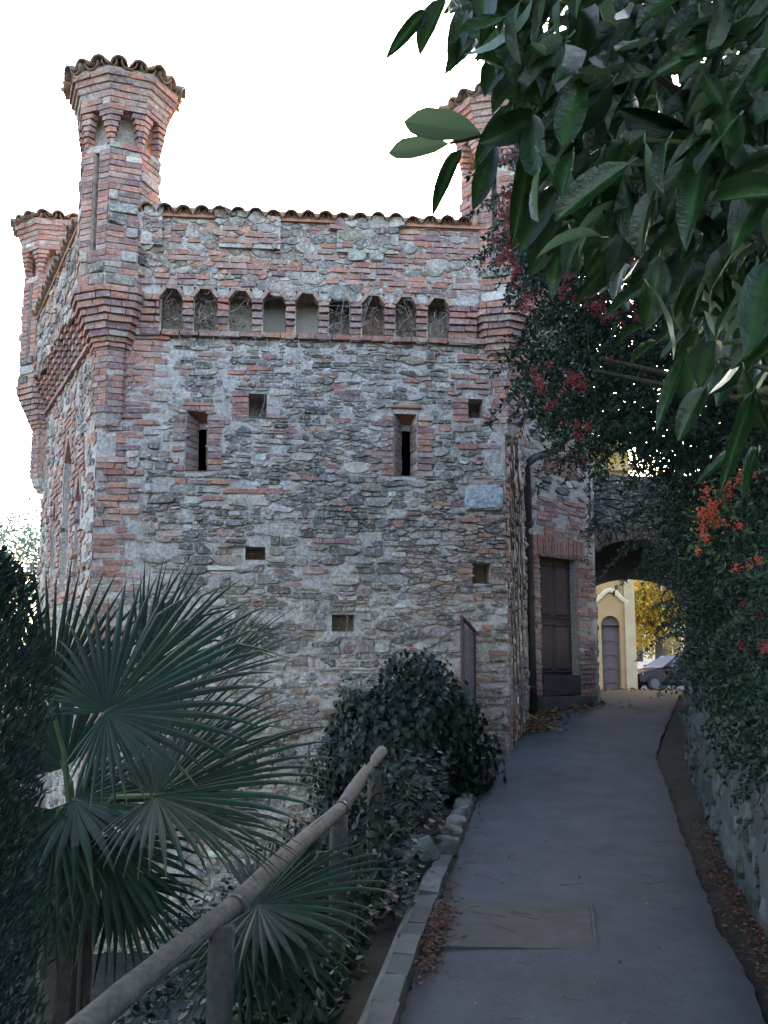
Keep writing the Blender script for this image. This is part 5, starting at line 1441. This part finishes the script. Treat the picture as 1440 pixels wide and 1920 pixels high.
tree('plane_tree', 'autumn tree with yellow leaves standing over the parked car', (12.4, 46.0, .6), 9, 3.2, (12.4, 46.0, 5.3), 8000, YL, (.16, .28), .95, 4, 30, .28, mat_='dry')
tree('autumn_tree', 'tall yellow-green tree glowing in the sun behind the tower', (6.6, 33.0, .7), 14, 3.4, (6.6, 33.0, 11.0), 7000, [(.36, .34, .07), (.50, .40, .08), (.2, .26, .07)], (.12, .22), 1.3, 5, 30, .25, mat_='dry')
tree('cedar_tree', 'pale blue-green tree beyond the tower at the edge of the garden', (-10.3, 25.0, -1.2), 8, 2.5, (-10.2, 25.0, 3.6), 16000, (.10, .16, .14), (.08, .15), 1.0, 6, 34, .2)
tree('garden_conifer', 'dark bushy conifer standing beyond the palm beside the tower', (-6.3, 14.6, -1.9), 4, 1.45, (-6.3, 14.6, .9), 16000, (.012, .026, .022), (.05, .10), 1.5, 12, 30)
# ---- conifer column at the edge of the frame
cy = thing('cypress', 'dark narrow cypress at the edge of the garden', 'conifer', (-1.42, 3.15, -1.2))
cl_ = MB(); cl_.tube([(0, 0, -.3), (0, 0, 1.5), (0, 0, 3.2)], [.07, .05, .015], 8, (.06, .05, .04)); cl_.build('trunk', M['bark'], cy)
n = 46000; zz = rng.uniform(-.2, 3.28, n); th = rng.uniform(0, 2 * math.pi, n); rr = np.interp(zz, [-.2, .4, 2.85, 3.1, 3.3], [.34, .37, .36, .27, .02]) * (1 + .22 * vnoise(np.stack([np.cos(th) * 1.2, np.sin(th) * 1.2, zz * 1.2], -1) + 12, 2.5)) * rng.uniform(.45, 1.05, n) ** .5
Pc = np.stack([rr * np.cos(th), rr * np.sin(th), zz], -1); dn = np.stack([np.cos(th) * .6, np.sin(th) * .6, 0 * th + .9], -1) + rng.normal(0, .3, (n, 3))
leaf_mesh('crown', Pc, dn, rdir(n), rng.uniform(.025, .05, n), rng.uniform(.006, .011, n), (.009, .021, .019), 'leaf', cy, kind=None, var=.45)

# ---- cherry laurel hanging into the frame
lau = thing('cherry_laurel', 'cherry laurel with large glossy dark leaves hanging over the path', 'shrub')
def laurel_leaf(curl, fold, seed, wave=.03, notch=False):
    rs = np.random.default_rng(seed); prof = [(0, .03), (.08, .17), (.2, .36), (.36, .47), (.54, .50), (.72, .46), (.85, .34), (.94, .16), (1, .005)]
    xs_ = (-1, -.5, -.045, .045, .5, 1); V = []; C = []; F = []
    g0 = np.array((.013, .034, .009)) * rs.uniform(.8, 1.25)
    for t, w in prof:
        zc_ = -curl * t * t
        for x in xs_:
            wv = wave * math.sin(t * 17 + seed) * abs(x)
            V.append((x * w, t, zc_ + fold * abs(x) * w + wv * w + rs.normal(0, .004))); C.append(g0 * (2.2 if abs(x) < .1 else (1.0 if abs(x) < .8 else .9)))
    for j in range(len(prof) - 1):
        for i in range(5): a = j * 6 + i; F.append((a, a + 1, a + 7, a + 6))
    # leaf stalk
    b0 = len(V)
    for (t, w) in ((-.10, .018), (.02, .018)): V += [(-w, t, -.012), (w, t, -.012), (0, t, .012)]; C += [np.array((.07, .09, .03))] * 3
    for k in range(3): F.append((b0 + k, b0 + (k + 1) % 3, b0 + 3 + (k + 1) % 3, b0 + 3 + k))
    me = mesh_np('leaf', V, np.array(F), C); me.polygons.foreach_set('use_smooth', [True] * len(me.polygons)); me.materials.append(M['glossy']); return me, np.array(V), np.array(F), np.array(C)
LV = [laurel_leaf(c, f, s) for s, (c, f) in enumerate(((.10, .25), (.25, .35), (.0, .15), (.40, .30), (.15, .5), (-.12, .2), (.3, .15)))]
EX = [((900, 250), (757, 228), 62, 1.85, 'u'), ((842, 270), (728, 287), 42, 1.95, 'u'), ((865, 282), (812, 390), 30, 1.9, ''), ((925, 265), (875, 412), 42, 1.8, ''), ((1000, 262), (972, 402), 44, 1.8, ''), ((1015, 225), (920, 250), 62, 1.75, ''), ((1032, 10), (947, 110), 40, 1.7, ''), ((1090, 20), (1078, 130), 56, 1.65, ''), ((1220, 10), (1135, 112), 46, 1.6, ''), ((1365, 68), (1222, 138), 50, 1.55, ''), ((1440, 90), (1350, 195), 46, 1.5, ''), ((1365, 205), (1362, 312), 62, 1.5, ''), ((1330, 255), (1272, 397), 58, 1.5, ''), ((1445, 320), (1378, 437), 68, 1.5, ''), ((1180, 265), (1135, 410), 40, 1.6, ''), ((1155, 272), (1078, 405), 34, 1.65, ''), ((1120, 115), (1128, 218), 56, 1.8, ''), ((1045, 345), (972, 475), 48, 1.75, ''), ((1055, 410), (995, 520), 52, 1.75, ''), ((1065, 420), (1028, 520), 40, 1.7, ''), ((1245, 545), (1142, 540), 36, 1.7, 'c'), ((1220, 615), (1162, 612), 36, 1.8, 'c'), ((1445, 490), (1405, 650), 78, 1.45, ''), ((1340, 640), (1310, 712), 54, 1.55, ''), ((1290, 660), (1228, 765), 26, 1.6, ''), ((1232, 640), (1168, 700), 20, 1.65, ''), ((1412, 735), (1370, 868), 32, 1.5, ''), ((1375, 842), (1330, 880), 18, 1.6, ''), ((1422, 840), (1395, 890), 22, 1.55, ''), ((1325, 725), (1270, 812), 42, 1.65, ''), ((797, 20), (736, 92), 28, 1.9, ''), ((835, -4), (785, 92), 40, 1.9, ''), ((878, 6), (848, 84), 40, 1.85, ''), ((890, 75), (840, 125), 36, 1.85, ''), ((975, 60), (908, 182), 58, 1.8, ''), ((1340, 500), (1265, 552), 42, 1.7, ''), ((940, 0), (905, 70), 40, 1.9, ''), ((1100, 340), (1085, 430), 44, 1.7, ''), ((1260, 420), (1240, 520), 54, 1.75, ''), ((1180, 400), (1150, 500), 46, 1.8, ''), ((960, 195), (898, 280), 34, 1.8, '')]
used = 0; stuffV, stuffF, stuffC = [], [], []
def place_leaf(p0, p1, wid, i, nrm, part=True):
    global used
    me, V_, F_, C_ = LV[i]; d = p1 - p0; L = np.linalg.norm(d); y = d / L; x = unit(np.cross(y, nrm)); z = np.cross(x, y)
    if part: put(me, 'leaf', p0, x, y, z, L, lau, wid)
    else:
        stuffV.append(p0 + V_[:, :1] * x * wid + V_[:, 1:2] * y * L + V_[:, 2:] * z * L); stuffF.append(F_ + used); used += len(V_); stuffC.append(C_)
for (a, b, w, Y, fl) in EX:
    pa, pb = at(*a, Y + random.uniform(.0, .08)), at(*b, Y - random.uniform(0, .05)); dep = Y
    to_cam = unit(np.array((0, 0, CAM_H)) - (pa + pb) / 2)
    nrm = unit(to_cam + np.array((random.uniform(-.35, .35), 0, random.uniform(.15, .7)))) if fl == '' else (-unit(to_cam * .9 + np.array((0, 0, -.35))) if fl == 'u' else unit(np.array((0, -.5, 1.0))))
    place_leaf(pa, pb, w / FPX * dep * 1.06, random.randrange(7) if fl == '' else (2 if fl == 'u' else 3), nrm)
LBL = ([-40, 0, 60, 120, 200, 300, 400, 480, 560, 600, 700, 800, 900, 940], [800, 800, 850, 890, 930, 960, 985, 1010, 1110, 1190, 1240, 1285, 1360, 1420])
cnt = 0; made = len(EX); tw = MB()
cand = []
while len(cand) < 1500:
    px, py = random.uniform(790, 1560), random.uniform(-160, 760)
    if py > 430 and random.random() < (py - 430) / 300 + (.3 if px < 1300 else 0): continue
    lb = float(np.interp(py, *LBL)) + 18
    if px < lb + random.uniform(0, 40): continue
    cand.append((px, py, random.uniform(1.5, 3.0)))
cand.sort(key=lambda q: q[2])
for k, (px, py, Y) in enumerate(cand):
    L = random.uniform(.09, .155); p0 = at(px, py, Y)
    d = unit(np.array((random.gauss(-.45, .45), random.gauss(-.15, .4), random.gauss(-.62, .42))))
    p1 = p0 + d * L; tx, ty, _ = to_px(p1)
    if tx < float(np.interp(ty, *LBL)): continue
    nrm = unit(np.array((random.gauss(-.3, .6), random.gauss(-.6, .4), random.gauss(.75, .5))))
    vis = -30 < px < 1470 and py > -60
    part = vis and made < 290
    if part: made += 1
    place_leaf(p0, p1, L * random.uniform(.29, .38), random.randrange(7), nrm, part)
link('inner_leaves', mesh_np('inner_leaves', np.concatenate(stuffV), np.concatenate(stuffF), np.concatenate(stuffC)), M['glossy'], lau, 'stuff')
TWG = [((1420, 285), (1290, 268), (1170, 262), 1.65), ((1470, 70), (1380, 72), (1300, 60), 1.6), ((1470, 200), (1380, 200), (1250, 180), 1.8), ((1120, 200), (1030, 225), (905, 252), 1.85), ((905, 252), (870, 262), (845, 268), 1.9), ((1470, 620), (1380, 640), (1290, 655), 1.65), ((1470, 720), (1420, 735), (1380, 745), 1.6), ((1380, 520), (1300, 530), (1245, 545), 1.75), ((1200, -20), (1100, 10), (1000, 0), 1.8), ((1000, 0), (900, 0), (830, -10), 1.9), ((1250, 330), (1120, 335), (1045, 345), 1.8)]
for a, b, c, Y in TWG: tw = MB(); tw.tube([at(*a, Y + .15), at(*b, Y + .05), at(*c, Y)], [.006, .005, .0035], 6, (.09, .10, .035)); tw.build('branch', M['bark'], lau)
for k in range(14):
    a = at(random.uniform(1250, 1500), random.uniform(0, 800), 2.4); tw = MB(); tw.tube([(2.3, 2.6, 1.4), lerp(np.array((2.3, 2.6, 1.6)), a, .5) + (.1, 0, .2), a, a + (-.25, -.3, -.05)], [.02, .014, .008, .004], 5, (.07, .065, .04)); tw.build('branch', M['bark'], lau)

# ---- fallen leaves in the gutter, along the kerb and by the door
pts = []
for _ in range(3000):
    y = random.uniform(3.6, 9.0); t = abs(random.gauss(0, .35)); x = wl(y) - .07 - t * .22
    if random.random() < np.interp(y, [3.6, 5, 7.5, 9], [1, 1, .5, .12]): pts.append((x, y, 'r'))
for _ in range(500):
    y = random.gauss(5.9, .35); pts.append((pl(y) + .02 + abs(random.gauss(0, .06)), y, 'r'))
for _ in range(520):
    y = random.uniform(13.4, 16.3); x = np.interp(y, [13.2, 15.25, 16.5], [1.75, 2.25, 3.5]) + abs(random.gauss(0, .22)); pts.append((x, y, 'b'))
for _ in range(220): y = random.uniform(19.5, 22.5); pts.append((random.uniform(4.0, 6.4), y, 'b'))
for _ in range(60): y = random.uniform(3.5, 20); pts.append((random.uniform(pl(y), pr(y)), y, 'b'))
for _ in range(160): y = random.uniform(6.8, 13); pts.append((pl(y) + random.uniform(-.1, .12), y, 'r'))
n = len(pts); Pq = np.array([(x, y, float(path_z(y)) + .036 + random.uniform(0, .03)) for x, y, _ in pts])
cc = np.array([random.choice([(.09, .034, .024), (.12, .05, .034), (.07, .04, .03), (.15, .075, .045)]) if k == 'r' else random.choice([(.18, .11, .05), (.26, .17, .06), (.14, .08, .05)]) for _, _, k in pts])
lz = np.where(Pq[:, 1] > 13, rng.uniform(.05, .11, n), rng.uniform(.022, .05, n))
leaf_mesh('fallen_leaves', Pq, rdir(n) * (1, 1, .15), np.array((0, 0, 1.0)) + rng.normal(0, .35, (n, 3)), lz, lz * .5, cc, 'dry', None, var=.35)
bpy.data.objects['fallen_leaves']['label'] = 'brown fallen leaves along the gutter, kerb and doorway'; bpy.data.objects['fallen_leaves']['category'] = 'leaf litter'
tw = MB()
for _ in range(60):
    y = random.uniform(4.2, 8.5); x = random.choice((pl(y) + random.uniform(0, .5), wl(y) - random.uniform(.1, .6), random.uniform(pl(y), pr(y)))); a = random.uniform(0, 6.3); L = random.uniform(.06, .22)
    p = np.array((x, y, float(path_z(y)) + .04)); q = p + np.array((math.cos(a) * L, math.sin(a) * L, 0)); q[2] = float(path_z(q[1])) + .04; tw.tube([p, lerp(p, q, .5) + rng.normal(0, .01, 3) * (1, 1, .2), q], .002, 3, (.12, .06, .045), cap=False)
t_ = tw.build('fallen_twigs', M['bark'], kind='stuff'); t_['label'] = 'thin reddish twigs strewn over the path'; t_['category'] = 'twigs'
